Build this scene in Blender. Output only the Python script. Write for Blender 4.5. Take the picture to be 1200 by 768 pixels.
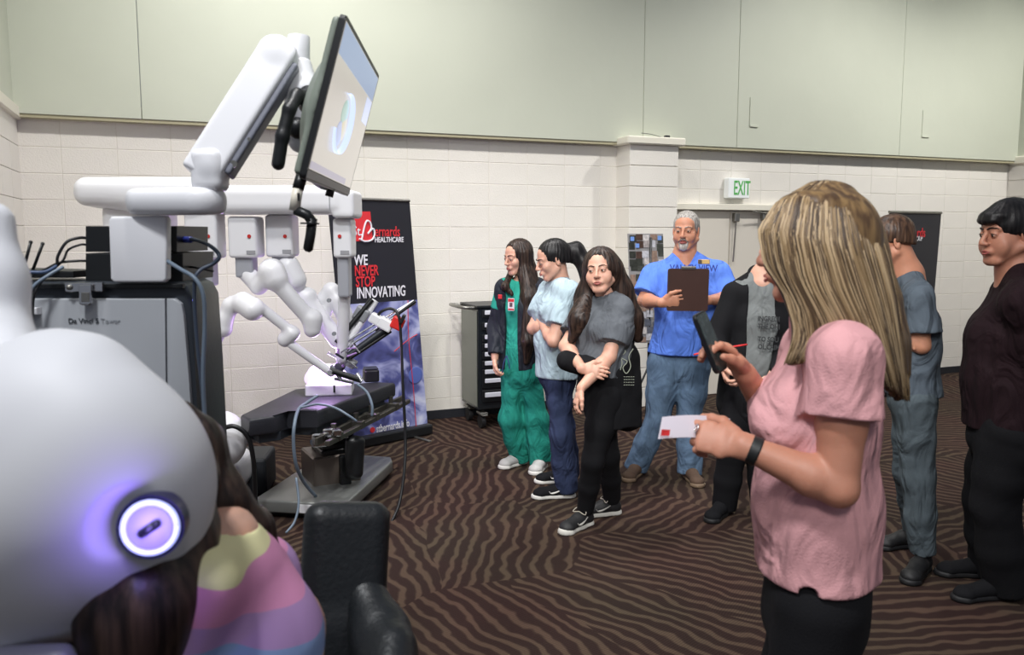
import bpy, bmesh, math, random
import numpy as np
from mathutils import Vector, Matrix, Euler

for _o in list(bpy.data.objects):
    bpy.data.objects.remove(_o, do_unlink=True)
SC = bpy.context.scene
COL = SC.collection
random.seed(7)

# ---------------------------------------------------------------- camera
FPX, CAMH = 970.0, 1.65
PITCH = math.atan(110 / FPX)
cam_data = bpy.data.cameras.new('camera')
cam_data.sensor_width = 36.0
cam_data.lens = FPX / 1200 * 36.0
cam_data.clip_start = 0.05
cam = bpy.data.objects.new('camera', cam_data)
COL.objects.link(cam)
cam.location = (0, 0, CAMH)
cam.rotation_euler = (math.pi / 2 - PITCH, 0, 0)
cam_data.dof.use_dof = True
cam_data.dof.focus_distance = 5.2
cam_data.dof.aperture_fstop = 5.0
SC.camera = cam

_c, _s = math.cos(PITCH), math.sin(PITCH)
EYE = np.array([0, 0, CAMH])
def ray(x, y):
    xr, yr = x - 600, y - 384
    return np.array([xr, FPX * _c - yr * _s, -yr * _c - FPX * _s])
def G(x, y, h=0.0):                     # point at height h seen at x, y
    r = ray(x, y); return EYE + r * ((h - CAMH) / r[2])
def P(x, y, Y):                         # point at distance Y in front of the camera plane
    r = ray(x, y); return EYE + r * (Y / r[1])
def V(*a): return np.array(a, dtype=float)
def nrm(v):
    v = np.asarray(v, float); return v / (np.linalg.norm(v) + 1e-12)

# the back wall: origin, direction along, normal into the room
WU = np.array([0.9234879, 0.38362756, 0.0])
WN = np.array([0.38362756, -0.9234879, 0.0])
WB = np.array([-0.73989819, 7.25929208, 0.0])
WROT = math.atan2(WU[1], WU[0])
def WP(s, off, z): return WB + WU * s + WN * off + V(0, 0, z)

# ---------------------------------------------------------------- world, lamps, exposure
world = bpy.data.worlds.new('world'); SC.world = world
world.use_nodes = True
world.node_tree.nodes['Background'].inputs[0].default_value = (0.80, 0.86, 1.0, 1)
world.node_tree.nodes['Background'].inputs[1].default_value = 0.26
SC.view_settings.view_transform = 'Standard'
SC.view_settings.look = 'None'
SC.view_settings.exposure = 0.0
SC.view_settings.gamma = 1.0
SC.view_settings.use_curve_mapping = False

def spot(loc, target, power, size_deg, radius=0.12, col=(1, 0.975, 0.95), blend=0.6):
    l = bpy.data.lights.new('hall_and_fill_light', 'SPOT')
    l.energy = power; l.spot_size = math.radians(size_deg); l.spot_blend = blend
    l.shadow_soft_size = radius; l.color = col
    o = bpy.data.objects.new('hall_and_fill_light', l); COL.objects.link(o)
    o.location = loc
    d = Vector(target) - Vector(loc)
    o.rotation_euler = d.to_track_quat('-Z', 'Y').to_euler()
    return o
# ceiling lamps of the hall in a row along the back wall
for s_, off_, h_, pw_ in ((-1.7, 2.6, 5.4, 340), (-0.2, 2.4, 5.3, 240), (1.1, 2.6, 5.4, 180), (4.3, 2.6, 5.4, 480), (7.0, 2.6, 5.4, 430)):
    a = WP(s_, off_, h_); b = WP(s_, 0.8, 0.3)
    spot(a, b, pw_, 112, blend=0.8)
spot((-1.2, 0.3, 4.8), (-1.0, 2.2, 0.8), 470, 90, 0.25, (0.96, 0.98, 1.0))  # key spot added to brighten the tower and console
spot((0.5, -0.6, 3.7), (0.75, 5.4, 1.0), 560, 42, 0.3, (1, 0.98, 0.95), 0.9)  # front fill added for the standing people, not a hall lamp
spot((-0.5, 1.8, 5.2), (0.0, 5.0, 0.0), 380, 74, 0.25, (1, 0.98, 0.95))  # mid-room fill spot added to lift the fronts of the people
spot(WP(-1.25, 1.0, 4.9), WP(-1.15, 0.1, 3.9), 85, 110, 0.3, (1, 1, 0.98), 1.0)
spot((0.1, -1.3, 3.2), (0.95, 1.9, 1.25), 175, 44, 0.3, (1, 0.97, 0.94), 0.9)  # low fill added behind the camera to brighten the woman in pink
spot((0.9, -1.5, 5.0), (1.0, 2.6, 0.0), 90, 100, 0.3, (1, 0.97, 0.94))  # overhead fill added for the foreground

# ---------------------------------------------------------------- object helpers
def tag(o, label=None, cat=None, group=None, kind=None):
    if label: o['label'] = label
    if cat: o['category'] = cat
    if group: o['group'] = group
    if kind: o['kind'] = kind
    return o
def thing(name, label, cat, loc, rz=0.0, group=None, kind=None):
    o = bpy.data.objects.new(name, None); COL.objects.link(o)
    o.location = tuple(float(v) for v in loc); o.rotation_euler = (0, 0, rz)
    o.empty_display_size = 0.1
    return tag(o, label, cat, group, kind)
def world_origin(par):
    """location offset of a parent chain (things made with rz = 0 only)"""
    p = V(0, 0, 0)
    while par is not None:
        p = p + np.array(par.location); par = par.parent
    return p
def link(name, me, mat, parent=None, off=None, smooth=False, label=None):
    if mat is not None:
        me.materials.clear()
        for m in (mat if isinstance(mat, (list, tuple)) else [mat]): me.materials.append(m)
    if smooth: me.shade_smooth()
    o = bpy.data.objects.new(name, me); COL.objects.link(o)
    if parent is not None: o.parent = parent
    if off is not None: o.location = tuple(float(v) for v in off)
    if label: o['label'] = label
    return o
def bmobj(name, bm, mat, parent=None, smooth=False, label=None, angle=None):
    """bm is in WORLD coordinates; parent things have no rotation"""
    bmesh.ops.recalc_face_normals(bm, faces=bm.faces)
    me = bpy.data.meshes.new(name); bm.to_mesh(me); bm.free()
    org = world_origin(parent)
    if abs(org).sum() > 0: me.transform(Matrix.Translation(Vector(-org)))
    o = link(name, me, mat, parent, None, False, label)
    if smooth:
        me.shade_smooth()
        if angle: me.set_sharp_from_angle(angle=math.radians(angle))
    return o
def frame(x=None, y=None, z=None):
    """3x3 matrix with given columns (two of three may be given)"""
    if z is None: x = nrm(x); y = nrm(np.array(y) - x * np.dot(x, y)); z = np.cross(x, y)
    elif y is None: z = nrm(z); x = nrm(np.array(x) - z * np.dot(x, z)); y = np.cross(z, x)
    else: z = nrm(z); y = nrm(np.array(y) - z * np.dot(y, z)); x = np.cross(y, z)
    return np.stack([x, y, z], 1)
I3 = np.eye(3)
def rz3(a):
    return np.array([[math.cos(a), -math.sin(a), 0], [math.sin(a), math.cos(a), 0], [0, 0, 1.0]])
def box(bm, c, d, R=I3, bev=0.0, seg=2):
    r = bmesh.ops.create_cube(bm, size=1.0)
    M = Matrix.Identity(4)
    for i in range(3):
        for j in range(3): M[i][j] = R[i][j] * d[j]
        M[i][3] = c[i]
    vs = r['verts']
    bmesh.ops.transform(bm, matrix=M, verts=vs)
    if bev > 0:
        es = list({e for v in vs for e in v.link_edges})
        bmesh.ops.bevel(bm, geom=es, offset=bev, segments=seg, profile=0.5, affect='EDGES')
def cyl(bm, a, b, r0, r1=None, n=20, caps=True):
    a = np.array(a, float); b = np.array(b, float); r1 = r0 if r1 is None else r1
    z = nrm(b - a); x = nrm(np.cross(z, V(0, 0, 1) if abs(z[2]) < .9 else V(1, 0, 0))); y = np.cross(z, x)
    A = []; B = []
    for i in range(n):
        t = 2 * math.pi * i / n; d = x * math.cos(t) + y * math.sin(t)
        A.append(bm.verts.new(a + d * r0)); B.append(bm.verts.new(b + d * r1))
    for i in range(n): bm.faces.new((A[i], A[(i + 1) % n], B[(i + 1) % n], B[i]))
    if caps: bm.faces.new(A[::-1]); bm.faces.new(B)
def spline(pts, n=6):
    pts = [np.array(p, float) for p in pts]
    if len(pts) < 3: return pts
    out = []
    Q = [2 * pts[0] - pts[1]] + pts + [2 * pts[-1] - pts[-2]]
    for i in range(1, len(Q) - 2):
        for k in range(n):
            t = k / n; p0, p1, p2, p3 = Q[i - 1:i + 3]
            out.append(.5 * ((2 * p1) + (-p0 + p2) * t + (2 * p0 - 5 * p1 + 4 * p2 - p3) * t * t + (-p0 + 3 * p1 - 3 * p2 + p3) * t ** 3))
    out.append(pts[-1]); return out
def tube(bm, pts, r, n=8, sm=0, flat=1.0):
    if sm: pts = spline(pts, sm)
    pts = [np.array(p, float) for p in pts]
    m = len(pts)
    rs = r if callable(r) else (lambda t: r)
    tang = [nrm(pts[min(i + 1, m - 1)] - pts[max(i - 1, 0)]) for i in range(m)]
    x = nrm(np.cross(tang[0], V(0, 0, 1) if abs(tang[0][2]) < .9 else V(1, 0, 0)))
    prev = None
    for i, p in enumerate(pts):
        z = tang[i]; x = nrm(x - z * np.dot(x, z)); y = np.cross(z, x)
        rr = rs(i / max(1, m - 1))
        ring = [bm.verts.new(p + (x * math.cos(2 * math.pi * k / n) + y * flat * math.sin(2 * math.pi * k / n)) * rr) for k in range(n)]
        if prev: 
            for k in range(n): bm.faces.new((prev[k], prev[(k + 1) % n], ring[(k + 1) % n], ring[k]))
        else: bm.faces.new(ring[::-1])
        prev = ring
    bm.faces.new(prev)
def prism(bm, poly, c, R, depth, bev=0.0, seg=3):
    """poly in local xy, extruded along local z from -depth/2 to depth/2"""
    R = np.array(R); c = np.array(c)
    A = [bm.verts.new(c + R @ V(x, y, -depth / 2)) for x, y in poly]
    B = [bm.verts.new(c + R @ V(x, y, depth / 2)) for x, y in poly]
    n = len(poly); fs = []
    fs.append(bm.faces.new(A[::-1])); fs.append(bm.faces.new(B))
    for i in range(n): fs.append(bm.faces.new((A[i], A[(i + 1) % n], B[(i + 1) % n], B[i])))
    if bev > 0:
        es = set(fs[0].edges) | set(fs[1].edges)
        bmesh.ops.bevel(bm, geom=list(es), offset=bev, segments=seg, profile=0.5, affect='EDGES')
def rrect(w, h, r, n=5):
    pts = []
    for cx, cy, a0 in ((w / 2 - r, h / 2 - r, 0), (-w / 2 + r, h / 2 - r, 90), (-w / 2 + r, -h / 2 + r, 180), (w / 2 - r, -h / 2 + r, 270)):
        for i in range(n + 1):
            a = math.radians(a0 + 90 * i / n); pts.append((cx + r * math.cos(a), cy + r * math.sin(a)))
    return pts
def sphere(bm, c, rad, R=I3, u=16, v=10):
    r = bmesh.ops.create_uvsphere(bm, u_segments=u, v_segments=v, radius=1.0)
    M = Matrix.Identity(4); rad = (rad,) * 3 if np.isscalar(rad) else rad
    for i in range(3):
        for j in range(3): M[i][j] = R[i][j] * rad[j]
        M[i][3] = c[i]
    bmesh.ops.transform(bm, matrix=M, verts=r['verts'])
def quadgrid(bm, c00, c10, c11, c01, nu=1, nv=1, f=None):
    g = []
    for j in range(nv + 1):
        row = []
        for i in range(nu + 1):
            u, v = i / nu, j / nv
            p = (1 - u) * (1 - v) * c00 + u * (1 - v) * c10 + u * v * c11 + (1 - u) * v * c01
            if f is not None: p = p + f(u, v)
            row.append(bm.verts.new(p))
        g.append(row)
    for j in range(nv):
        for i in range(nu): bm.faces.new((g[j][i], g[j][i + 1], g[j + 1][i + 1], g[j + 1][i]))
def NB(): return bmesh.new()
def text_mesh(name, body, size, c, R, mat, parent=None, align='LEFT', ext=0.0012, label=None, xs=1.0, bold=0.0, shear=0.0):
    """flat lettering: local x along the line, local y up, local z out; c is the baseline start"""
    cu = bpy.data.curves.new(name, 'FONT'); cu.body = body; cu.size = size; cu.align_x = align
    cu.extrude = ext; cu.offset = bold; cu.shear = shear; cu.resolution_u = 3
    ob = bpy.data.objects.new(name, cu); COL.objects.link(ob)
    dg = bpy.context.evaluated_depsgraph_get()
    me = bpy.data.meshes.new_from_object(ob.evaluated_get(dg))
    bpy.data.objects.remove(ob, do_unlink=True)
    M = Matrix.Identity(4); org = world_origin(parent)
    for i in range(3):
        for j in range(3): M[i][j] = R[i][j] * (xs if j == 0 else 1)
        M[i][3] = c[i] - org[i]
    me.transform(M)
    return link(name, me, mat, parent, label=label)

# ---------------------------------------------------------------- materials
MATS = {}
def mat(name, col, rough=0.6, metal=0.0, var=0.0, vscale=8.0, bump=0.0, bscale=60.0, emit=None, estr=1.0, spec=0.5, coat=0.0, stretch=None, sub=0.0):
    if name in MATS: return MATS[name]
    m = bpy.data.materials.new(name); m.use_nodes = True
    nt = m.node_tree; b = nt.nodes['Principled BSDF']
    b.inputs['Base Color'].default_value = (*col, 1); b.inputs['Roughness'].default_value = rough
    b.inputs['Metallic'].default_value = metal; b.inputs['Specular IOR Level'].default_value = spec
    b.inputs['Coat Weight'].default_value = coat
    if sub: b.inputs['Subsurface Weight'].default_value = sub; b.inputs['Subsurface Radius'].default_value = (.012, .005, .003); b.inputs['Subsurface Scale'].default_value = 1.0
    if emit is not None:
        b.inputs['Emission Color'].default_value = (*emit, 1); b.inputs['Emission Strength'].default_value = estr
    if var or bump:
        tc = nt.nodes.new('ShaderNodeTexCoord'); mp = nt.nodes.new('ShaderNodeMapping')
        nt.links.new(tc.outputs['Object'], mp.inputs[0])
        if stretch: mp.inputs['Scale'].default_value = stretch
    if var:
        n = nt.nodes.new('ShaderNodeTexNoise'); n.inputs['Scale'].default_value = vscale; n.inputs['Detail'].default_value = 5
        nt.links.new(mp.outputs[0], n.inputs['Vector'])
        r = nt.nodes.new('ShaderNodeValToRGB')
        r.color_ramp.elements[0].position = .3; r.color_ramp.elements[1].position = .7
        r.color_ramp.elements[0].color = (*[max(0, c * (1 - var)) for c in col], 1)
        r.color_ramp.elements[1].color = (*[min(1, c * (1 + var)) for c in col], 1)
        nt.links.new(n.outputs['Fac'], r.inputs[0]); nt.links.new(r.outputs[0], b.inputs['Base Color'])
    if bump:
        n = nt.nodes.new('ShaderNodeTexNoise'); n.inputs['Scale'].default_value = bscale; n.inputs['Detail'].default_value = 3
        nt.links.new(mp.outputs[0], n.inputs['Vector'])
        bp = nt.nodes.new('ShaderNodeBump'); bp.inputs['Strength'].default_value = bump; bp.inputs['Distance'].default_value = 0.01
        nt.links.new(n.outputs['Fac'], bp.inputs['Height']); nt.links.new(bp.outputs[0], b.inputs['Normal'])
    MATS[name] = m
    return m
def srgb(r, g, b):
    return tuple(((v / 255) / 12.92 if v / 255 <= .04045 else ((v / 255 + .055) / 1.055) ** 2.4) for v in (r, g, b))
# ---------------------------------------------------------------- distance-field modelling (smooth unions -> one continuous surface)
class SDF:
    def __init__(s): s.pr = []
    def seg(s, a, b, ra, rb=None, side=None, k=None, op='+', flat=False, flat0=False):
        rb = ra if rb is None else rb
        s.pr.append(dict(t='seg', a=np.array(a, float), b=np.array(b, float), ra=ra, rb=rb, side=side, k=k, op=op, flat=flat, flat0=flat0)); return s
    def ell(s, c, r, R=I3, k=None, op='+'):
        s.pr.append(dict(t='ell', c=np.array(c, float), r=np.array((r,) * 3 if np.isscalar(r) else r, float), R=np.array(R), k=k, op=op)); return s
    def chain(s, pts, rs, side=None, k=None, op='+', flat=False):
        for i in range(len(pts) - 1): s.seg(pts[i], pts[i + 1], rs[i], rs[i + 1], side, k, op, flat and i == len(pts) - 2)
        return s
    def plane(s, p, n, k=0.004):           # keeps the side the normal points away from
        s.pr.append(dict(t='plane', p=np.array(p, float), n=nrm(n), k=k, op='&')); return s
    def rbox(s, c, half, R=I3, r=0.01, k=None, op='+'):
        s.pr.append(dict(t='box', c=np.array(c, float), h=np.array(half, float), R=np.array(R), r=r, k=k, op=op)); return s
    @staticmethod
    def bb(q):
        if q['t'] == 'seg':
            m = max(np.max(q['ra']), np.max(q['rb'])); return np.minimum(q['a'], q['b']) - m, np.maximum(q['a'], q['b']) + m
        if q['t'] == 'ell':
            e = np.sqrt(((q['R'] * q['r'][None, :]) ** 2).sum(1)); return q['c'] - e, q['c'] + e
        if q['t'] == 'box':
            e = (abs(q['R']) * q['h'][None, :]).sum(1) + q['r']; return q['c'] - e, q['c'] + e
    def build(s, h, k=0.02, disp=None):
        lo = np.min([SDF.bb(q)[0] for q in s.pr if q['op'] == '+'], 0) - 3 * h - k * .3
        hi = np.max([SDF.bb(q)[1] for q in s.pr if q['op'] == '+'], 0) + 3 * h + k * .3
        n = np.ceil((hi - lo) / h).astype(int) + 1
        F = np.full(n, 0.5, np.float32)
        ax = [(lo[i] + h * np.arange(n[i])).astype(np.float32) for i in range(3)]
        done = disp is None
        for q in s.pr:
            if not done and q['op'] != '+' and not getattr(disp, 'last', False):
                F = F + disp(ax[0][:, None, None], ax[1][None, :, None], ax[2][None, None, :]).astype(np.float32); done = True
            kk = k if q['k'] is None else q['k']
            if q['t'] == 'plane':
                X, Y, Z = ax[0][:, None, None], ax[1][None, :, None], ax[2][None, None, :]
                d = (X - q['p'][0]) * q['n'][0] + (Y - q['p'][1]) * q['n'][1] + (Z - q['p'][2]) * q['n'][2]
                F = SDF.smax(F, d.astype(np.float32), kk); continue
            b0, b1 = SDF.bb(q); m = kk + 2.5 * h
            i0 = np.clip(np.floor((b0 - m - lo) / h).astype(int), 0, n); i1 = np.clip(np.ceil((b1 + m - lo) / h).astype(int) + 1, 0, n)
            if (i1 <= i0).any(): continue
            X = ax[0][i0[0]:i1[0]][:, None, None]; Y = ax[1][i0[1]:i1[1]][None, :, None]; Z = ax[2][i0[2]:i1[2]][None, None, :]
            sl = (slice(i0[0], i1[0]), slice(i0[1], i1[1]), slice(i0[2], i1[2]))
            d = SDF.dist(q, X, Y, Z)
            if q['op'] == '+': F[sl] = SDF.smin(F[sl], d, kk)
            elif q['op'] == '-': F[sl] = SDF.smax(F[sl], -d, kk)
        if not done:
            F = F + disp(ax[0][:, None, None], ax[1][None, :, None], ax[2][None, None, :]).astype(np.float32)
        F[0] = F[-1] = .5; F[:, 0] = F[:, -1] = .5; F[:, :, 0] = F[:, :, -1] = .5
        return surfnets(F, lo, h)
    @staticmethod
    def smin(a, b, k):
        if k <= 0: return np.minimum(a, b)
        t = np.clip(.5 + .5 * (b - a) / k, 0, 1); return b + (a - b) * t - k * t * (1 - t)
    @staticmethod
    def smax(a, b, k):
        if k <= 0: return np.maximum(a, b)
        t = np.clip(.5 - .5 * (b - a) / k, 0, 1); return b + (a - b) * t + k * t * (1 - t)
    @staticmethod
    def dist(q, X, Y, Z):
        if q['t'] == 'ell':
            x, y, z = X - q['c'][0], Y - q['c'][1], Z - q['c'][2]; R = q['R']; r = q['r']
            u = (x * R[0, 0] + y * R[1, 0] + z * R[2, 0]) / r[0]; v = (x * R[0, 1] + y * R[1, 1] + z * R[2, 1]) / r[1]; w = (x * R[0, 2] + y * R[1, 2] + z * R[2, 2]) / r[2]
            k0 = np.sqrt(u * u + v * v + w * w); k1 = np.sqrt((u / r[0]) ** 2 + (v / r[1]) ** 2 + (w / r[2]) ** 2)
            return np.where(k0 < .08, -float(r.min()) * .9, k0 * (k0 - 1) / (k1 + 1e-9)).astype(np.float32)
        if q['t'] == 'box':
            x, y, z = X - q['c'][0], Y - q['c'][1], Z - q['c'][2]; R = q['R']; hh = q['h'] - q['r']
            u = abs(x * R[0, 0] + y * R[1, 0] + z * R[2, 0]) - hh[0]; v = abs(x * R[0, 1] + y * R[1, 1] + z * R[2, 1]) - hh[1]; w = abs(x * R[0, 2] + y * R[1, 2] + z * R[2, 2]) - hh[2]
            o = np.sqrt(np.maximum(u, 0) ** 2 + np.maximum(v, 0) ** 2 + np.maximum(w, 0) ** 2)
            return (o + np.minimum(np.maximum(u, np.maximum(v, w)), 0) - q['r']).astype(np.float32)
        a, b = q['a'], q['b']; ab = b - a; L = np.linalg.norm(ab) + 1e-9; z = ab / L
        x_, y_, z_ = X - a[0], Y - a[1], Z - a[2]
        tl = x_ * z[0] + y_ * z[1] + z_ * z[2]; t = np.clip(tl / L, 0, 1)
        w = tl - t * L
        ra, rb = q['ra'], q['rb']
        el = not (np.isscalar(ra) and np.isscalar(rb))
        if el:
            if np.isscalar(ra): ra = (ra, ra)
            if np.isscalar(rb): rb = (rb, rb)
            sd = np.array(q['side'] if q['side'] is not None else (1, 0, 0), float); u = nrm(sd - z * np.dot(sd, z)); v = np.cross(z, u)
            lu = x_ * u[0] + y_ * u[1] + z_ * u[2]; lv = x_ * v[0] + y_ * v[1] + z_ * v[2]
            ru = ra[0] + t * (rb[0] - ra[0]); rv = ra[1] + t * (rb[1] - ra[1]); mn = np.minimum(ru, rv)
            if q['flat'] or q['flat0']:
                d = (np.sqrt((lu / ru) ** 2 + (lv / rv) ** 2) - 1) * mn
                wb = w if q['flat'] else 0 * w
                ww = np.where((w > 0) & (not q['flat']), w, 0) + np.where((w < 0) & (not q['flat0']), w, 0)
                d = (np.sqrt((lu / ru) ** 2 + (lv / rv) ** 2 + (ww / mn) ** 2) - 1) * mn
            else:
                d = (np.sqrt((lu / ru) ** 2 + (lv / rv) ** 2 + (w / mn) ** 2) - 1) * mn
        else:
            r2 = x_ * x_ + y_ * y_ + z_ * z_ - tl * tl
            ww = w
            if q['flat'] or q['flat0']:
                ww = np.where((w > 0) & (not q['flat']), w, 0) + np.where((w < 0) & (not q['flat0']), w, 0)
            d = np.sqrt(np.maximum(r2, 0) + ww * ww) - (ra + t * (rb - ra))
        if q['flat']: d = np.maximum(d, tl - L)
        if q['flat0']: d = np.maximum(d, -tl)
        return np.broadcast_to(d, np.broadcast_shapes(X.shape, Y.shape, Z.shape)).astype(np.float32)
def surfnets(F, lo, h):
    S = F < 0; n = np.array(F.shape); cn = n - 1
    strides = np.array([cn[1] * cn[2], cn[2], 1])
    cells = []; pts = []; quads = []
    for a in range(3):
        s0 = [slice(None)] * 3; s1 = [slice(None)] * 3; s0[a] = slice(0, -1); s1[a] = slice(1, None)
        idx = np.stack(np.nonzero(S[tuple(s0)] != S[tuple(s1)]), 1)
        if len(idx) == 0: continue
        j = idx.copy(); j[:, a] += 1
        f0 = F[idx[:, 0], idx[:, 1], idx[:, 2]]; f1 = F[j[:, 0], j[:, 1], j[:, 2]]
        t = f0 / (f0 - f1)
        p = idx.astype(float); p[:, a] += t
        b, c = (a + 1) % 3, (a + 2) % 3
        ids = []
        for db, dc in ((-1, -1), (0, -1), (0, 0), (-1, 0)):
            q = idx.copy(); q[:, b] += db; q[:, c] += dc
            ids.append(q @ strides); cells.append(ids[-1]); pts.append(p)
        qd = np.stack(ids, 1); fl = f0 > 0
        qd[fl] = qd[fl][:, ::-1]; quads.append(qd)
    cells = np.concatenate(cells); pts = np.concatenate(pts); quads = np.concatenate(quads)
    uq, inv = np.unique(cells, return_inverse=True)
    cnt = np.bincount(inv); vs = np.stack([np.bincount(inv, pts[:, i]) / cnt for i in range(3)], 1)
    qs = np.searchsorted(uq, quads)
    return vs * h + lo, qs
def merge(parts):
    v = []; f = []; o = 0
    for a, b in parts: v.append(a); f.append(b + o); o += len(a)
    return np.concatenate(v), np.concatenate(f)
def npmesh(name, vf, mt, parent=None, label=None):
    v, q = vf; v = v - world_origin(parent)
    me = bpy.data.meshes.new(name)
    me.vertices.add(len(v)); me.vertices.foreach_set('co', v.astype(np.float32).ravel())
    me.loops.add(q.size); me.loops.foreach_set('vertex_index', q.astype(np.int32).ravel())
    me.polygons.add(len(q)); me.polygons.foreach_set('loop_start', (np.arange(len(q)) * 4).astype(np.int32))
    me.update(calc_edges=True); me.validate()
    o = link(name, me, mt, parent, label=label); me.shade_smooth()
    return o
def folds(seed, amp, freq=14, aniso=(1, 1, .45)):
    rg = np.random.RandomState(seed); W = []
    for i in range(7):
        d = nrm(rg.normal(size=3)) * np.array(aniso) * freq * rg.uniform(.6, 1.8); W.append((d, rg.uniform(0, 6.28), rg.uniform(.5, 1)))
    def f(X, Y, Z):
        r = 0
        wx = .06 * np.sin(X * 9 + Y * 5 + Z * 7 + seed); wz = .06 * np.sin(X * 6 - Y * 8 + Z * 5 + seed * 2)
        for d, ph, w in W:
            t = np.sin((X + wx) * d[0] + Y * d[1] + (Z + wz) * d[2] + ph); r = r + w * (1 - 2 * np.abs(t)) * .5 + w * .4 * t
        return amp * .40 * r
    return f
def strands(seed, amp, c, freq=26, last=True):
    rg = np.random.RandomState(seed)
    def f(X, Y, Z):
        a = np.arctan2(Y - c[1], X - c[0]); w = .25 * np.sin(Z * 9 + seed) + .12 * np.sin(Z * 23 + a * 2)
        return amp * (.5 * np.sin(a * freq + w * 6) + .35 * np.sin(a * freq * 2.3 + w * 9 + 1) + .25 * np.sin(a * freq * .45 + 2 + w * 3))
    f.last = True
    return f
# ---------------------------------------------------------------- the setting
def carpet_material():
    m = bpy.data.materials.new('carpet'); m.use_nodes = True; nt = m.node_tree; N = nt.nodes.new; L = nt.links.new
    b = nt.nodes['Principled BSDF']; b.inputs['Roughness'].default_value = .95; b.inputs['Specular IOR Level'].default_value = .1
    tc = N('ShaderNodeTexCoord')
    wn = N('ShaderNodeTexNoise'); wn.inputs['Scale'].default_value = 1.3; wn.inputs['Detail'].default_value = 1
    L(tc.outputs['Object'], wn.inputs['Vector'])
    ad = N('ShaderNodeVectorMath'); ad.operation = 'MULTIPLY_ADD'; ad.inputs[1].default_value = (.5, .5, 0)
    L(wn.outputs['Color'], ad.inputs[0]); L(tc.outputs['Object'], ad.inputs[2])
    vo = N('ShaderNodeTexVoronoi'); vo.inputs['Scale'].default_value = 1.15; vo.voronoi_dimensions = '2D'
    L(ad.outputs[0], vo.inputs['Vector'])
    sep = N('ShaderNodeSeparateColor'); L(vo.outputs['Color'], sep.inputs[0])
    ang = N('ShaderNodeMath'); ang.operation = 'MULTIPLY'; ang.inputs[1].default_value = 6.0; L(sep.outputs[0], ang.inputs[0])
    ro = N('ShaderNodeVectorRotate'); ro.rotation_type = 'Z_AXIS'; L(tc.outputs['Object'], ro.inputs['Vector']); L(ang.outputs[0], ro.inputs['Angle'])
    wa = N('ShaderNodeTexWave'); wa.inputs['Scale'].default_value = 4.2; wa.inputs['Distortion'].default_value = 7.5; wa.inputs['Detail'].default_value = 2.6
    wa.inputs['Detail Scale'].default_value = .8
    L(ro.outputs[0], wa.inputs['Vector'])
    r = N('ShaderNodeValToRGB'); e = r.color_ramp.elements
    e[0].position = .42; e[0].color = (*srgb(50, 38, 36), 1); e[1].position = .86; e[1].color = (*srgb(82, 68, 59), 1)
    x = r.color_ramp.elements.new(.60); x.color = (*srgb(58, 46, 42), 1)
    L(wa.outputs['Fac'], r.inputs[0])
    # patches of redder and greener yarn, and the ribbing of the loops
    n2 = N('ShaderNodeTexNoise'); n2.inputs['Scale'].default_value = 1.6; L(tc.outputs['Object'], n2.inputs['Vector'])
    r2 = N('ShaderNodeValToRGB'); r2.color_ramp.elements[0].position = .35; r2.color_ramp.elements[1].position = .65
    r2.color_ramp.elements[0].color = (1.03, .90, .88, 1); r2.color_ramp.elements[1].color = (.92, .98, .88, 1)
    L(n2.outputs['Fac'], r2.inputs[0])
    mx = N('ShaderNodeMix'); mx.data_type = 'RGBA'; mx.blend_type = 'MULTIPLY'; mx.inputs[0].default_value = 1
    L(r.outputs[0], mx.inputs[6]); L(r2.outputs[0], mx.inputs[7])
    rib = N('ShaderNodeTexWave'); rib.inputs['Scale'].default_value = 26; rib.inputs['Distortion'].default_value = 1; L(ro.outputs[0], rib.inputs['Vector']); rib.bands_direction = 'Y'
    r3 = N('ShaderNodeMapRange'); r3.inputs['To Min'].default_value = .8; r3.inputs['To Max'].default_value = 1.12; L(rib.outputs['Fac'], r3.inputs[0])
    mx2 = N('ShaderNodeMix'); mx2.data_type = 'RGBA'; mx2.blend_type = 'MULTIPLY'; mx2.inputs[0].default_value = 1
    L(mx.outputs[2], mx2.inputs[6]); L(r3.outputs[0], mx2.inputs[7])
    L(mx2.outputs[2], b.inputs['Base Color'])
    nb = N('ShaderNodeTexNoise'); nb.inputs['Scale'].default_value = 240; L(tc.outputs['Object'], nb.inputs['Vector'])
    bp = N('ShaderNodeBump'); bp.inputs['Strength'].default_value = .5; bp.inputs['Distance'].default_value = .004; L(nb.outputs['Fac'], bp.inputs['Height']); L(bp.outputs[0], b.inputs['Normal'])
    return m
M_cream = mat('cream_block_paint', srgb(232, 228, 219), .45, var=.025, vscale=3, bump=.25, bscale=90)
M_mortar = mat('cream_mortar', srgb(222, 217, 206), .6)
M_green = mat('green_wall_panel', srgb(199, 203, 186), .5, var=.03, vscale=1.2, bump=.12, bscale=9)
M_capw = mat('cream_cap', srgb(232, 228, 212), .5)
M_soffit_shade = mat('soffit_shade_olive', srgb(176, 170, 140), .6)  # shade below the upper wall, put into the colour as olive
M_basebd = mat('black_vinyl', srgb(34, 36, 42), .5)
M_cap_y = mat('cream_side_paint', srgb(228, 222, 200), .45, var=.02, bump=.2, bscale=80)

bm = NB(); quadgrid(bm, V(-12, -6, 0), V(16, -6, 0), V(16, 18, 0), V(-12, 18, 0))
tag(bmobj('floor', bm, carpet_material()), 'brown carpet with tan wavy zebra stripes', kind='structure')

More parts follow.
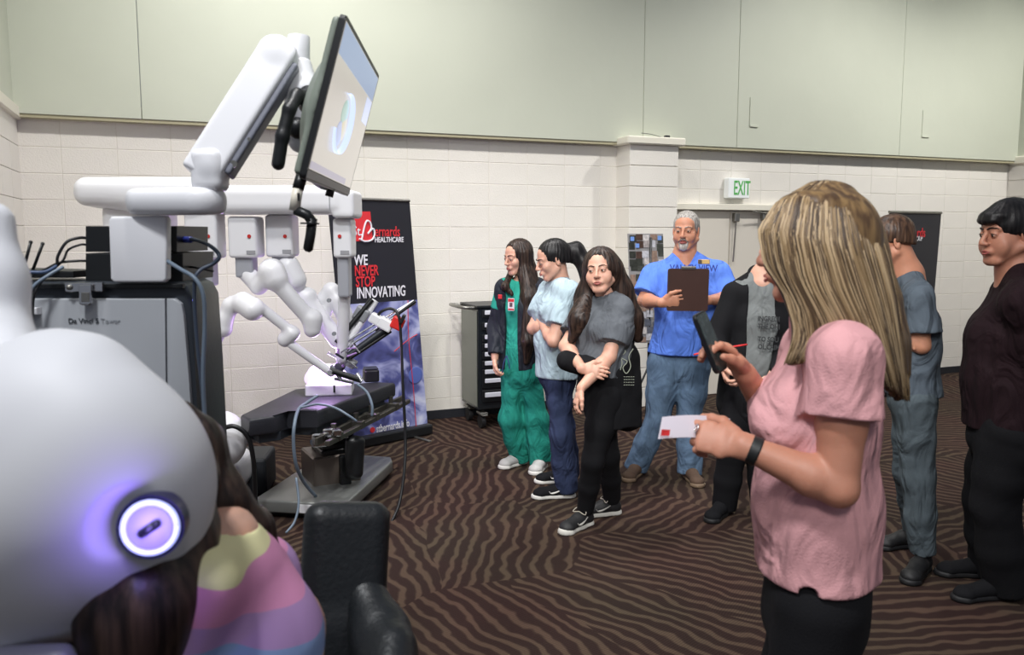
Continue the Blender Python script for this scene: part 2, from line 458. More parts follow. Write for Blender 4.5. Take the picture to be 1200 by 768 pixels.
def struct(name, loc=(0, 0, 0), label=None):
    return thing(name, label, None, loc, 0, None, 'structure')
COURSE, ZB = 0.1905, 0.184
def block_wall(root, org, du, nn, ncol, nrow, w, z0=-0.007, skip=None, maxobj=300, first_w=None):
    """stack-bonded painted concrete blocks; org at floor, du along, nn out of the wall"""
    R = frame(x=du, z=nn)
    def mk(ww, hh):
        b = NB(); box(b, V(0, 0, 0), (ww - .003, hh - .0035, .05), I3, .0028, 1)
        me = bpy.data.meshes.new('concrete_block'); b.to_mesh(me); b.free(); me.materials.append(M_cream); return me
    me = mk(w, COURSE)
    cells = []
    for i in range(ncol):
        for j in range(nrow):
            if skip and skip(i, j): continue
            c = org + du * (w * (i + .5)) + V(0, 0, z0 + COURSE * (j + .5)) - nn * .022
            cells.append((np.linalg.norm(c - EYE), i, j, c))
    cells.sort(key=lambda q: q[0])
    rest = NB()
    for n_, (d, i, j, c) in enumerate(cells):
        c = c + nn * random.uniform(-.0008, .0008)
        if n_ < maxobj:
            o = bpy.data.objects.new('concrete_block', me); COL.objects.link(o); o.parent = root
            o.matrix_local = Matrix.Translation(Vector(c - world_origin(root))) @ Matrix(R.tolist()).to_4x4()
        else: box(rest, c, (w - .003, COURSE - .0035, .05), R, .0028, 1)
    if len(rest.verts):
        o = bmobj('concrete_block_rest', rest, M_cream, root); o['kind'] = 'stuff'
    else: rest.free()
BW = 0.374
S0 = 0.204 - BW * 9        # start of the first whole column, left of the corner
SL, SR = -3.06, 7.22       # corners
wall = struct('wall_back', WP(0, 0, 0))
bm = NB(); box(bm, WP((SL + SR) / 2, -.0895, 1.3), (SR - SL + .4, .18, 2.6), rz3(WROT)); bmobj('mortar', bm, M_mortar, wall)
DS0, DS1, DZ = 2.44, 4.06, 1.885
def skipdoor(i, j):
    a = S0 + BW * i; b = a + BW
    return (a > DS0 - .2 and b < DS1 + .35 and COURSE * (j + 1) < DZ + .08) or (a > 1.75 and b < 2.5)
block_wall(wall, WP(S0, 0, 0), WU, WN, 29, 13, BW, skip=skipdoor)
# black vinyl base
for a, b in ((SL, 1.873), (DS1 + .06, SR)):
    bm = NB(); box(bm, WP((a + b) / 2, .008, .04), (b - a, .012, .08), rz3(WROT), .002, 1)
    tag(bmobj('baseboard_back', bm, M_basebd), 'black vinyl base along the cream block wall', kind='structure')
# upper green wall, standing proud of the blocks
FAS = .10; FZ = 2.50
up = struct('wall_upper', WP(0, 0, FZ))
for a, b in ((SL - .3, -2.23), (-2.23, 2.10), (2.10, 3.18), (3.18, 5.35), (5.35, SR + .3)):
    bm = NB(); box(bm, WP((a + b) / 2, FAS - .05, FZ + 1.75), (b - a - .004, .10, 3.5), rz3(WROT), .003, 1); bmobj('panel', bm, M_green, up)
bm = NB(); box(bm, WP((SL + SR) / 2, FAS / 2 - .02, FZ - .012), (SR - SL, FAS + .02, .024), rz3(WROT)); 
tag(bmobj('trim_1', bm, M_soffit_shade), 'ledge under the green upper wall, coloured olive for its shade', kind='structure')
for s_ in (3.38, 5.72):
    bm = NB(); box(bm, WP(s_, FAS + .006, FZ + .22), (.10, .012, .02), rz3(WROT), .002, 1); box(bm, WP(s_ - .05, FAS + .004, FZ + .36), (.01, .008, .28), rz3(WROT))
    bmobj('bracket', bm, M_green, up)
# pillar
PD = .25; PS0, PS1 = 1.873, 2.40
pil = struct('wall_pillar', WP((PS0 + PS1) / 2, 0, 0), 'cream block pillar standing out of the back wall')
bm = NB(); box(bm, WP((PS0 + PS1) / 2, PD / 2 - .03, 1.23), (PS1 - PS0 - .01, PD + .03, 2.46), rz3(WROT)); bmobj('mortar', bm, M_mortar, pil)
R = frame(x=WU, z=WN)
for j in range(13):
    zc = -.007 + COURSE * (j + .5); hh = COURSE
    if j == 13: hh = .11; zc = -.007 + COURSE * 13 + .055
    bm = NB(); box(bm, WP((PS0 + PS1) / 2, PD / 2, zc), (PS1 - PS0, hh - .006, PD), R if False else np.stack([WU, V(0, 0, 1), -WN], 1), .003, 1)
    bmobj('concrete_block', bm, M_cream, pil)
bm = NB()
cw = .05
box(bm, WP((PS0 + PS1) / 2, PD / 2 + cw / 2, 2.505), (PS1 - PS0 + 2 * cw, PD + cw, .075), np.stack([WU, -WN, V(0, 0, 1)], 1), .012, 1)
bmobj('cap', bm, M_capw, pil)
# little bits on top of the pillar
bm = NB(); tube(bm, [WP(2.02, .2, 2.58), WP(2.12, .22, 2.57), WP(2.25, .2, 2.55)], .003, 6, 4); box(bm, WP(2.3, .2, 2.555), (.05, .04, .03), rz3(WROT), .005, 1)
tag(bmobj('cable_end', bm, mat('dark_plastic', srgb(30, 31, 33), .5)), 'dark cable end lying on top of the cream pillar', 'cable')
# side walls
def side_wall(name, p, d, nn, ln):
    w = struct(name, p)
    bm = NB(); c = p + d * ln / 2 - nn * .1 + V(0, 0, 1.3); box(bm, c, (ln, .18, 2.6), np.stack([d, nn, V(0, 0, 1)], 1)); bmobj('mortar', bm, M_mortar, w)
    block_wall(w, p, d if np.cross(d, V(0, 0, 1)) @ nn > 0 else d, nn, int(ln / BW), 13, BW)
    bm = NB(); box(bm, p + d * ln / 2 - nn * .03 + V(0, 0, 2.51), (ln, .13, .09), np.stack([d, nn, V(0, 0, 1)], 1), .01, 1); bmobj('cap', bm, M_capw, w)
    bm = NB(); box(bm, p + d * ln / 2 - nn * .05 + V(0, 0, 4.2), (ln, .1, 3.3), np.stack([d, nn, V(0, 0, 1)], 1)); bmobj('panel', bm, M_green, w)
    bm = NB(); box(bm, p + d * ln / 2 + nn * .008 + V(0, 0, .04), (ln, .012, .08), np.stack([d, nn, V(0, 0, 1)], 1)); bmobj('base', bm, M_basebd, w)
side_wall('wall_left', WP(SL, 0, 0), WN, WU, 4.2)
side_wall('wall_right', WP(SR, 0, 0), WN, -WU, 3.4)

# double door
M_door = mat('door_paint', srgb(214, 208, 196), .5, bump=.05)
M_steel = mat('brushed_steel', srgb(150, 148, 142), .35, .9)
M_chrome = mat('chrome', srgb(200, 200, 202), .15, 1.0)
dr = struct('door_1', WP((DS0 + DS1) / 2, 0, 0), 'cream double door under the EXIT sign')
RW = np.stack([WU, -WN, V(0, 0, 1)], 1)
bm = NB(); box(bm, WP((DS0 + DS1) / 2, .015, DZ + .03), (DS1 - DS0 + .14, .13, .06), RW, .004, 1)
for s_ in (DS0 - .035, DS1 + .035): box(bm, WP(s_, .015, DZ / 2), (.07, .13, DZ), RW, .004, 1)
bmobj('door_frame', bm, M_capw, dr)
SM = 3.19
bm = NB(); box(bm, WP((DS0 + DS1) / 2, -.013, DZ / 2), (DS1 - DS0, .01, DZ), RW); bmobj('gap', bm, mat('dark_gap', (.03, .03, .025), .9), dr)
for a, b in ((DS0 + .005, SM - .007), (SM + .007, DS1 - .005)):
    bm = NB(); box(bm, WP((a + b) / 2, .0, DZ / 2), (b - a, .035, DZ - .012), RW, .003, 1); bmobj('leaf', bm, M_door, dr)
bm = NB(); box(bm, WP(SM + .05, .045, DZ - .07), (.06, .06, .09), RW, .008, 1); tube(bm, [WP(SM + .05, .05, DZ - .1), WP(SM + .035, .04, DZ - .5), WP(SM + .035, .04, DZ - .52)], .008, 6)
bmobj('flush_bolt', bm, M_steel, dr)
bm = NB(); box(bm, WP(SM + .47, .06, DZ - .06), (.22, .06, .07), RW, .01, 1); tube(bm, [WP(SM + .4, .09, DZ - .03), WP(SM + .2, .12, DZ - .01)], .008, 6)
bmobj('door_closer', bm, M_steel, dr)
# exit sign
ex = thing('exit_sign', 'white EXIT sign with green letters above the double door', 'sign', WP(3.26, .03, 2.11))
bm = NB(); box(bm, WP(3.235, .05, 2.105), (.26, .08, .20), RW, .006, 1); bmobj('housing', bm, mat('exit_white', (.85, .87, .86), .4, emit=(.8, .9, .85), estr=.10), ex)
text_mesh('lettering', 'EXIT', .20, WP(3.165, .092, 2.04), np.stack([WU, V(0, 0, 1), WN], 1), mat('exit_green', (.10, .38, .10), .4, emit=(.03, .4, .05), estr=.2), ex, xs=.50, bold=.002)
# ---------------------------------------------------------------- people
def skin_mat(name, c): return mat(name, c, .5, var=.06, vscale=22, bump=.06, bscale=160, sub=.15)
M_skin = skin_mat('skin_fair', srgb(214, 164, 142))
M_skin_warm = skin_mat('skin_warm', srgb(200, 140, 112))
M_skin_tan = skin_mat('skin_tan', srgb(190, 132, 108))
M_lip = mat('lips', srgb(166, 88, 82), .45)
M_eyew = mat('eye_white', srgb(225, 220, 214), .25)
M_iris = mat('iris_dark', srgb(48, 34, 26), .15)
def hair_mat(name, dark, light, sc=70, rough=.42):
    if name in MATS: return MATS[name]
    m = bpy.data.materials.new(name); m.use_nodes = True; nt = m.node_tree; N = nt.nodes.new; L = nt.links.new
    b = nt.nodes['Principled BSDF']; b.inputs['Roughness'].default_value = rough; b.inputs['Specular IOR Level'].default_value = .35
    tc = N('ShaderNodeTexCoord'); mp = N('ShaderNodeMapping'); mp.inputs['Scale'].default_value = (1, 1, .07); L(tc.outputs['Object'], mp.inputs[0])
    n = N('ShaderNodeTexNoise'); n.inputs['Scale'].default_value = sc; n.inputs['Detail'].default_value = 4; L(mp.outputs[0], n.inputs['Vector'])
    r = N('ShaderNodeValToRGB'); r.color_ramp.elements[0].position = .38; r.color_ramp.elements[1].position = .64
    r.color_ramp.elements[0].color = (*dark, 1); r.color_ramp.elements[1].color = (*light, 1); L(n.outputs['Fac'], r.inputs[0]); L(r.outputs[0], b.inputs['Base Color'])
    bp = N('ShaderNodeBump'); bp.inputs['Strength'].default_value = .5; bp.inputs['Distance'].default_value = .003; L(n.outputs['Fac'], bp.inputs['Height']); L(bp.outputs[0], b.inputs['Normal'])
    MATS[name] = m; return m
H_dark = hair_mat('hair_dark_brown', srgb(28, 20, 18), srgb(66, 50, 42))
H_black = hair_mat('hair_black', srgb(12, 11, 13), srgb(34, 31, 32))
H_brown = hair_mat('hair_brown', srgb(52, 36, 28), srgb(98, 72, 54))
H_blond = hair_mat('hair_blond', srgb(98, 74, 50), srgb(186, 156, 112), 90)
H_blond2 = hair_mat('hair_blond_lock', srgb(148, 120, 84), srgb(206, 180, 138), 90)
H_grey = hair_mat('hair_grey', srgb(120, 114, 110), srgb(190, 186, 180), 120)
H_white = hair_mat('beard_white', srgb(150, 142, 136), srgb(202, 196, 190), 120)
def cloth(name, c, rough=.85, var=.06, bump=.25, fold=.75):
    if name in MATS: return MATS[name]
    m = mat(name, c, rough, var=var, vscale=14, bump=bump, bscale=220, spec=.2); nt = m.node_tree; N = nt.nodes.new; L = nt.links.new
    b = nt.nodes['Principled BSDF']; old = b.inputs['Normal'].links[0].from_node
    tc = N('ShaderNodeTexCoord'); mp = N('ShaderNodeMapping'); mp.inputs['Rotation'].default_value = (.5, .7, .2); mp.inputs['Scale'].default_value = (1, 1, .55); L(tc.outputs['Object'], mp.inputs[0])
    n = N('ShaderNodeTexNoise'); n.inputs['Scale'].default_value = 7.5; n.inputs['Detail'].default_value = 2.5; n.inputs['Roughness'].default_value = .45; n.inputs['Distortion'].default_value = 1.6; L(mp.outputs[0], n.inputs['Vector'])
    bp = N('ShaderNodeBump'); bp.inputs['Strength'].default_value = fold; bp.inputs['Distance'].default_value = .06
    L(n.outputs['Fac'], bp.inputs['Height']); L(old.outputs[0], bp.inputs['Normal']); L(bp.outputs[0], b.inputs['Normal'])
    return m

def hand_prims(S, wr, d, pn, th, hs=1.0, curl=(.5, .6, .4), spread=.06, thumb=(.5, .5), curls=None):
    """palm and five fingers: d wrist->fingers, pn where the palm faces, th towards the thumb side"""
    d = nrm(d); th = nrm(np.array(th) - d * np.dot(th, d)); pn = nrm(np.array(pn) - d * np.dot(pn, d) - th * np.dot(pn, th))
    w = np.array(wr, float)
    S.seg(w - d * .01, w + d * .045 * hs, (.027 * hs, .019 * hs), (.036 * hs, .015 * hs), side=th, k=.012)
    S.seg(w + d * .045 * hs, w + d * .092 * hs, (.036 * hs, .015 * hs), (.038 * hs, .012 * hs), side=th, k=.01)
    tips = []
    for i, (o, l) in enumerate(((.029, .072), (.010, .080), (-.010, .075), (-.028, .060))):
        c = curls[i] if curls else curl
        p = w + d * (.090 - .004 * abs(i - 1)) * hs + th * o * hs; a = 0; r = .0088 if i < 3 else .0076
        dd = nrm(d + th * (1.3 - i) * spread)
        pts = [p - dd * .012 * hs]; 
        for q in range(3):
            a += c[q]; v = dd * math.cos(a) + pn * math.sin(a); p = p + v * l * hs * (.45, .31, .24)[q]; pts.append(p)
        S.chain(pts, [r * hs * 1.05, r * hs, r * hs * .95, r * hs * .8], k=.004); tips.append(p)
    b = w + d * .028 * hs + th * .026 * hs + pn * .004
    v = nrm(d * .75 + th * .62 + pn * thumb[0]); pts = [b]
    p = b + v * .042 * hs; pts.append(p)
    v = nrm(d * 1.0 + th * (.35 - thumb[1] * .5) + pn * (thumb[0] + .15)); p = p + v * .032 * hs; pts.append(p)
    v = nrm(v - th * thumb[1] * .5 + pn * .1); p = p + v * .026 * hs; pts.append(p)
    S.chain(pts, [.016 * hs, .0125 * hs, .0108 * hs, .0085 * hs], k=.007); tips.append(p)
    return tips

def head_frame(hc, hf, hu=(0, 0, 1), hs=1.0):
    hf = nrm(hf); hr = nrm(np.cross(hf, hu)); hu = np.cross(hr, hf)
    R = np.stack([hr, hf, hu], 1)
    T = lambda x, y, z: np.array(hc) + R @ (V(x, y, z) * hs)
    return R, T
def head_prims(S, R, T, hs, male=False, fat=0.0):
    m = 1 if male else 0
    E = lambda c, r, k=.02, op='+': S.ell(T(*c), np.array(r) * hs, R, k, op)
    E((0, -.014, .036), (.073, .093, .082))
    E((0, .030, -.028), (.060 + .008 * fat, .060, .074), .03)
    E((0, .045, .045), (.056, .040, .046), .02)
    E((0, .070, -.098), (.022 + .007 * m + .01 * fat, .018, .016 + .003 * m), .026)
    for x in (-1, 1):
        S.seg(T(x * (.054 + .006 * m + .01 * fat), .0, -.050), T(x * .018, .064, -.097), .017 * hs, .013 * hs, k=.026)
        E((x * .040, .062, -.024 - .012 * fat), (.022 + .008 * fat, .022, .024 + .01 * fat), .02)
        E((x * .031, .099, .008), (.017, .013, .0125), .010, '-')
        E((x * .031, .079, .003), (.0145, .0145, .0135), .003)            # the lids over the eyeball
        S.seg(T(x * .014, .085, .023), T(x * .044, .074, .024), (.006 + .001 * m) * hs, .005 * hs, k=.02)
        E((x * .0115, .101, -.030), (.0075, .010, .0075), .006)
        # ear
        Re = R @ rz3(x * -.35)
        S.ell(T(x * .0755, -.008, -.004), V(.008, .018, .031) * hs, Re, .006)
        S.ell(T(x * .0845, -.004, -.002), V(.006, .010, .018) * hs, Re, .004, '-')
    S.seg(T(0, .087, .020), T(0, .112, -.022), .0065 * hs, .0095 * hs, k=.010)
    E((0, .111, -.028), (.0105, .0105, .009), .006)
    E((0, .086, -.060), (.027, .018, .016), .014)                            # muzzle
    E((0, .103, -.061), (.020, .003, .0016), .003, '-')
    E((0, .098, -.078), (.016, .008, .005), .008, '-')
    return S
def face_bits(root, R, T, hs, brow, eye=M_iris, lipm=M_lip, gaze=(0, 0), lids=None):
    for x in (-1, 1):
        b = NB(); sphere(b, T(x * .031, .0796, .002), V(.0135, .0142, .0082) * hs, R, 14, 10)
        ey = bmobj('eye', b, M_eyew, root, True)
        b = NB(); sphere(b, T(x * .031 + gaze[0] * .006, .0896, .002 + gaze[1] * .0022), V(.0066, .0050, .0066) * hs, R, 12, 8)
        bmobj('iris', b, eye, ey, True)
        b = NB(); tube(b, [T(x * .031 + t * .0140, .0948 - .010 * t * t, .0092 - .0058 * t * t + gaze[1] * .002) for t in (-1, -.6, 0, .6, 1)], lambda t: .0013 * hs, 6)
        bmobj('lashes', b, brow, ey, True)
    for x in (-1, 1):
        b = NB(); tube(b, [T(x * .012, .0965, .0255), T(x * .024, .0950, .0305), T(x * .038, .0875, .0310), T(x * .050, .077, .0255)], lambda t: (.0042 - .0022 * t) * hs, 6, 3, .8)
        bmobj('eyebrow', b, brow, root, True)
    b = NB()
    tube(b, [T(-.022, .0955, -.062), T(-.012, .1015, -.0585), T(-.004, .1038, -.0568), T(0, .1035, -.0578), T(.004, .1038, -.0568), T(.012, .1015, -.0585), T(.022, .0955, -.062)], lambda t: (.0012 + .0026 * math.sin(math.pi * t)) * hs, 8, 3)
    bmobj('upper_lip', b, lipm, root, True); b = NB()
    tube(b, [T(-.021, .0955, -.0625), T(-.010, .1015, -.0665), T(0, .1030, -.0678), T(.010, .1015, -.0665), T(.021, .0955, -.0625)], lambda t: (.0012 + .0034 * math.sin(math.pi * t)) * hs, 8, 3)
    bmobj('lower_lip', b, lipm, root, True)

class Fig:
    """standing figure: joints in world coordinates, defaults from height and heading, overrides by keyword"""
    def __init__(s, base, face, H=1.7, male=False, w=1.0, bel=0.0, hs=None, **J):
        s.base = np.array(base, float); s.H = H; s.male = male; s.w = w; s.bel = bel
        F = nrm(V(face[0], face[1], 0)); R = V(F[1], -F[0], 0); s.F, s.R = F, R
        L = lambda x, y, z: s.base + R * x * H + F * y * H + V(0, 0, z * H)
        sw = (.108 if male else .098) * (1 + .35 * (w - 1))
        d = dict(pelvis=L(0, 0, .52), waist=L(0, .005, .60), chest=L(0, .005, .72), neck=L(0, -.01, .835), head=L(0, .008, .925),
                 shL=L(-sw, -.008, .805), shR=L(sw, -.008, .805), hipL=L(-.052 * w, 0, .50), hipR=L(.052 * w, 0, .50))
        for q, x in (('L', -1), ('R', 1)):
            d['an' + q] = L(x * .06, -.01, .045); d['el' + q] = L(x * .135 * w, -.02, .63); d['wr' + q] = L(x * .145 * w, .03, .485)
        for k_ in list(d):
            if k_ in J: d[k_] = np.array(J.pop(k_), float)
        for q in 'LR':
            if 'kn' + q in J: d['kn' + q] = np.array(J.pop('kn' + q), float)
            else: d['kn' + q] = (d['hip' + q] + d['an' + q]) / 2 + F * .03 * H
        s.J = d; s.toe = {'L': F + R * -.25, 'R': F + R * .25}
        for q in 'LR':
            if 'toe' + q in J: s.toe[q] = np.array(J.pop('toe' + q), float)
        s.hf = nrm(J.pop('hf', F)); s.hu = J.pop('hu', (0, 0, 1)); s.hs = hs or (H / 1.72)
        assert not J, J
        for q in 'LR':
            print('FIG %s H%.2f upper %.3f fore %.3f leg %.2f %.2f' % (q, H, np.linalg.norm(d['sh' + q] - d['el' + q]), np.linalg.norm(d['el' + q] - d['wr' + q]), np.linalg.norm(d['hip' + q] - d['kn' + q]), np.linalg.norm(d['kn' + q] - d['an' + q])))
    def root(s, label, group=None):
        s.o = thing('person', label, 'person', s.base, group=group); return s.o
    def body(s, skin, hands=None, vox=.0045, headvox=.0036, fat=0.0):
        J, H, w = s.J, s.H, s.w; R_ = s.R
        parts = []
        T = SDF()
        T.seg(J['pelvis'], J['waist'], (.085 * H * w, .06 * H * w), (.070 * H * w, .052 * H * w), side=R_); T.seg(J['waist'], J['chest'], (.07 * H * w, .052 * H * w), (.088 * H * w, .060 * H * w), side=R_)
        T.seg(J['chest'], J['neck'], (.086 * H * w, .055 * H * w), (.035 * H, .032 * H), side=R_); T.seg(J['shL'], J['shR'], .034 * H * w)
        for q in 'LR':
            T.chain([J['hip' + q], J['kn' + q], J['an' + q]], [.050 * H * w, .031 * H, .020 * H], k=.03)
            T.seg(J['an' + q] + V(0, 0, -.02), J['an' + q] + nrm(V(s.toe[q][0], s.toe[q][1], 0)) * .11 - V(0, 0, .045), .032, .024, k=.02)
            T.seg(J['sh' + q], J['el' + q], .030 * H * w, .022 * H)
        parts.append(T.build(.014, .04))
        for q in 'LR':
            A = SDF(); sh, el, wr = J['sh' + q], J['el' + q], J['wr' + q]
            aw = .5 + .5 * w
            m1 = (sh + el) / 2; fd = el + (wr - el) * .28
            A.chain([sh, m1, el], [.031 * H * aw, .0285 * H * aw, .0225 * H * aw], k=.02)
            A.chain([el, fd, wr], [.0225 * H * aw, .0245 * H * aw, .0150 * H], k=.015)
            hd = (hands or {}).get(q)
            if hd is None: hd = dict(d=nrm(wr - el) + V(0, 0, -.3), pn=-s.R * (1 if q == 'R' else -1), th=s.F)
            hd = dict(hd); hd.setdefault('hs', H / 1.75 * (1.05 if s.male else .97))
            s.tips = getattr(s, 'tips', {}); s.tips[q] = hand_prims(A, wr, **hd)
            parts.append(A.build(vox, .012))
        Rh, Th = head_frame(J['head'], s.hf, s.hu, s.hs); s.Rh, s.Th = Rh, Th
        Hd = head_prims(SDF(), Rh, Th, s.hs, s.male, fat)
        nr = (.037 if s.male else .0285) * H * (1 + .25 * (w - 1)) 
        Hd.seg(Th(0, -.025, -.05), J['neck'] - V(0, 0, .01), nr, nr * 1.12, k=.02)
        Hd.seg(J['neck'] - V(0, 0, .012), J['neck'] * .6 + (J['shL'] + J['shR']) * .2 + V(0, 0, -.01), nr * 1.1, nr * 1.3, k=.03)
        parts.append(Hd.build(headvox, .02))
        s.bodyobj = npmesh('body', merge(parts), skin, s.o)
        return s
    def tee(s, m, name='t_shirt', hem=.50, sl=.55, loose=.014, vox=.0075, seed=1, slw=1.25, fl=.013, blouse=0, hemR=None, neckcut=True, fulls=False, k=.045, bust=0.0, trap=0.0, slit=None):
        """shirt over torso and upper arms; sl = part of the upper arm under the sleeve"""
        J, H, w = s.J, s.H, s.w; R_, F = s.R, s.F; l = loose
        up = nrm(J['chest'] - J['pelvis'])
        S = SDF(); hemp = J['pelvis'] * 1.0; hemp = s.base + (J['pelvis'] - s.base) * 1.0; 
        hz = s.base[2] + hem * H
        hp = J['pelvis'] + (J['waist'] - J['pelvis']) * ((hz - J['pelvis'][2]) / (J['waist'][2] - J['pelvis'][2])) - V(0, 0, .03)
        b = s.bel
        S.seg(hp, J['waist'], (.092 * H * w + l, .068 * H * w + l + b * .5), (.082 * H * w + l, .062 * H * w + l + b), side=R_)
        S.seg(J['waist'] + F * b * .35, J['chest'], (.082 * H * w + l, .062 * H * w + l + b * .8), (.096 * H * w + l * .7, .064 * H * w + l * .7), side=R_)
        S.seg(J['chest'], (J['shL'] + J['shR']) / 2 * .75 + J['neck'] * .25, (.094 * H * w + l * .6, .062 * H * w + l * .5), (.070 * H * w, .043 * H * w), side=R_)
        S.seg(J['shL'], J['shR'], .036 * H * w + l * .4, k=.03)
        if bust:
            for x in (-1, 1): S.ell(J['chest'] + R_ * x * .045 * H + F * (.045 * H + bust * .5) + V(0, 0, .005 * H), (.048 + bust * .4,) * 3, k=.05)
        for q in 'LR':
            S.seg(J['sh' + q] * .7 + J['neck'] * .3, J['neck'] - V(0, 0, .012), .026 * H + trap, .030 * H + trap * .5, k=.04)
            sh, el = J['sh' + q], J['el' + q]; e = sh + (el - sh) * sl
            S.seg(sh, e, .036 * H * w + l * .4, .030 * H * slw * (.5 + .5 * w), k=.03, flat=True)
            if fulls:
                e2 = el + (J['wr' + q] - el) * fulls
                S.seg(sh, el, .036 * H * w + l * .4, .031 * H * slw, k=.03); S.seg(el, e2, .031 * H * slw, .024 * H * slw, k=.03, flat=True)
        S.plane(V(0, 0, hz), V(0, 0, -1), .004)
        if neckcut:
            S.ell(J['neck'] + V(0, 0, .050) + F * .022, (.066 * (1 + .3 * (w - 1)), .076, .058), frame(x=R_, y=F), .006, '-')
        for q in 'LR':
            if False:
                sh, el = J['sh' + q], J['el' + q]; e = sh + (el - sh) * sl
                S.seg(e - nrm(el - sh) * .02, e + nrm(el - sh) * .05, .030 * H * slw * (.5 + .5 * w) - .009, None, None, .003, '-')
        if slit is not None: S.seg(slit[0] - V(0, .2, 0), slit[0] + V(0, .15, 0), .018, op='-', k=.004)
        o = npmesh(name, S.build(vox, k, folds(seed, fl)), m, s.o)
        return o
    def pants(s, m, name='trousers', top=.56, th=1.12, kn=1.2, an=1.35, ankz=.035, vox=.009, seed=2, fl=.008, wl=.006):
        J, H, w = s.J, s.H, s.w; S = SDF()
        tp = J['pelvis'] + (J['waist'] - J['pelvis']) * ((top - .52) / .08)
        S.seg((J['hipL'] + J['hipR']) / 2 + V(0, 0, -.005), tp, (.088 * H * w + wl, .064 * H * w + wl), (.082 * H * w + wl, .060 * H * w + wl + s.bel * .4), side=s.R, flat=True)
        for q in 'LR':
            hp, k_, a = J['hip' + q], J['kn' + q], J['an' + q]
            e = a + nrm(a - k_) * ((a[2] - s.base[2] - ankz) )
            S.chain([hp, (hp + k_) / 2, k_], [.052 * H * w * th, .043 * H * w * th, .033 * H * kn], k=.03)
            S.seg(k_, (k_ + e) / 2, .033 * H * kn, .030 * H * (kn + an) / 2, k=.03); S.seg((k_ + e) / 2, e, .030 * H * (kn + an) / 2, .024 * H * an, k=.02, flat=True)
        return npmesh(name, S.build(vox, .03, folds(seed, fl, 13, (1, 1, .7))), m, s.o)
    def shoes(s, m, solem, name='sneaker', L=.27, lace=None, sole_h=.028, stripe=None):
        for q in 'LR':
            a = s.J['an' + q]; z0 = s.base[2]; f = nrm(V(s.toe[q][0], s.toe[q][1], 0)); r = V(f[1], -f[0], 0)
            heel = V(a[0], a[1], z0) - f * .055; k = L / .27
            S = SDF()
            S.seg(heel + f * .035 + V(0, 0, .045), heel + f * .11 * k + V(0, 0, .05), (.036, .04), (.040, .040), side=r, k=.02)
            S.seg(heel + f * .11 * k + V(0, 0, .05), heel + f * .215 * k + V(0, 0, .032), (.040, .040), (.043, .030), side=r, k=.02)
            S.seg(heel + f * .215 * k + V(0, 0, .032), heel + f * .235 * k + V(0, 0, .03), (.042, .030), (.032, .024), side=r, k=.02)
            S.seg(heel + f * .045 + V(0, 0, .05), heel + f * .055 + V(0, 0, .095), .036, .037, k=.02, flat=True)
            S.plane(V(0, 0, z0 + sole_h * .7), V(0, 0, -1), .003)
            o = npmesh(name, S.build(.006, .02), m, s.o)
            S = SDF()
            S.seg(heel + f * .03 + V(0, 0, .01), heel + f * .11 * k + V(0, 0, .01), (.038, .036), (.036, .036), side=r, k=.02)
            S.seg(heel + f * .11 * k + V(0, 0, .01), heel + f * .222 * k + V(0, 0, .01), (.036, .036), (.046, .036), side=r, k=.02)
            S.seg(heel + f * .222 * k + V(0, 0, .01), heel + f * .24 * k + V(0, 0, .012), (.045, .036), (.034, .03), side=r, k=.02)
            S.plane(V(0, 0, z0 + sole_h), V(0, 0, 1), .004); S.plane(V(0, 0, z0 + .001), V(0, 0, -1), .003)
            npmesh('sole', S.build(.006, .02), solem, o)
            if lace is not None:
                b = NB()
                for i in range(5):
                    c = heel + f * (.10 + .022 * i) * k + V(0, 0, .093 - .0085 * i)
                    tube(b, [c - r * .024 - V(0, 0, .008), c - r * .01 + f * .004, c + r * .01 - f * .004, c + r * .024 - V(0, 0, .008)], .0032, 6)
                c = heel + f * .09 * k + V(0, 0, .098)
                for x in (-1, 1): tube(b, [c, c + r * x * .03 + V(0, 0, .012), c + r * x * .045 + f * .02 - V(0, 0, .01), c + f * .02], .0025, 5, 3)
                bmobj('lace', b, lace, o, True)
            if stripe is not None:
                for x in (-1, 1):
                    b = NB(); c = heel + f * .05 + r * x * .041 + V(0, 0, .052)
                    tube(b, [c + f * .03 + V(0, 0, .015) - r * x * .004, c + f * .08 - V(0, 0, .006), c + f * .11 - V(0, 0, .01) + r * x * .002, c + f * .12 + V(0, 0, .002) + r * x * .001], lambda t: .003 + .007 * math.sin(math.pi * min(1, t * 1.1 + .1)), 6, 4, .6)
                    bmobj('side_mark', b, stripe, o, True)
    def cap(s, m, seed=3, thick=.011, side=0.0, back=.0, low=-.045, amp=.0022, vox=.0042, extra=None, freq=26, hairline=.0, fringe=None, name='hair', k=.02):
        """hair mass around the skull; extra(S, T, R) adds locks"""
        T, R, hs = s.Th, s.Rh, s.hs; S = SDF()
        S.ell(T(0, -.018, .040), V(.074 + thick, .094 + thick, .083 + thick) * hs, R)
        S.ell(T(0, -.035, -.01), V(.070 + thick, .072 + thick, .078 + thick) * hs, R, .02)
        # the face and the neck stay free
        S.ell(T(0, .105, -.030 + hairline), V(.066, .075, .100 + hairline * .3) * hs, R, .012, '-')
        S.plane(T(0, 0, low), -R[:, 2] + R[:, 1] * .30, .010)
        for x in (-1, 1): S.ell(T(x * .085, .02, -.035), V(.03, .034, .035) * hs, R, .008, '-')
        if extra: extra(S, T, R)
        return npmesh(name, S.build(vox, k, strands(seed, amp, s.J['head'], freq)), m, s.o)

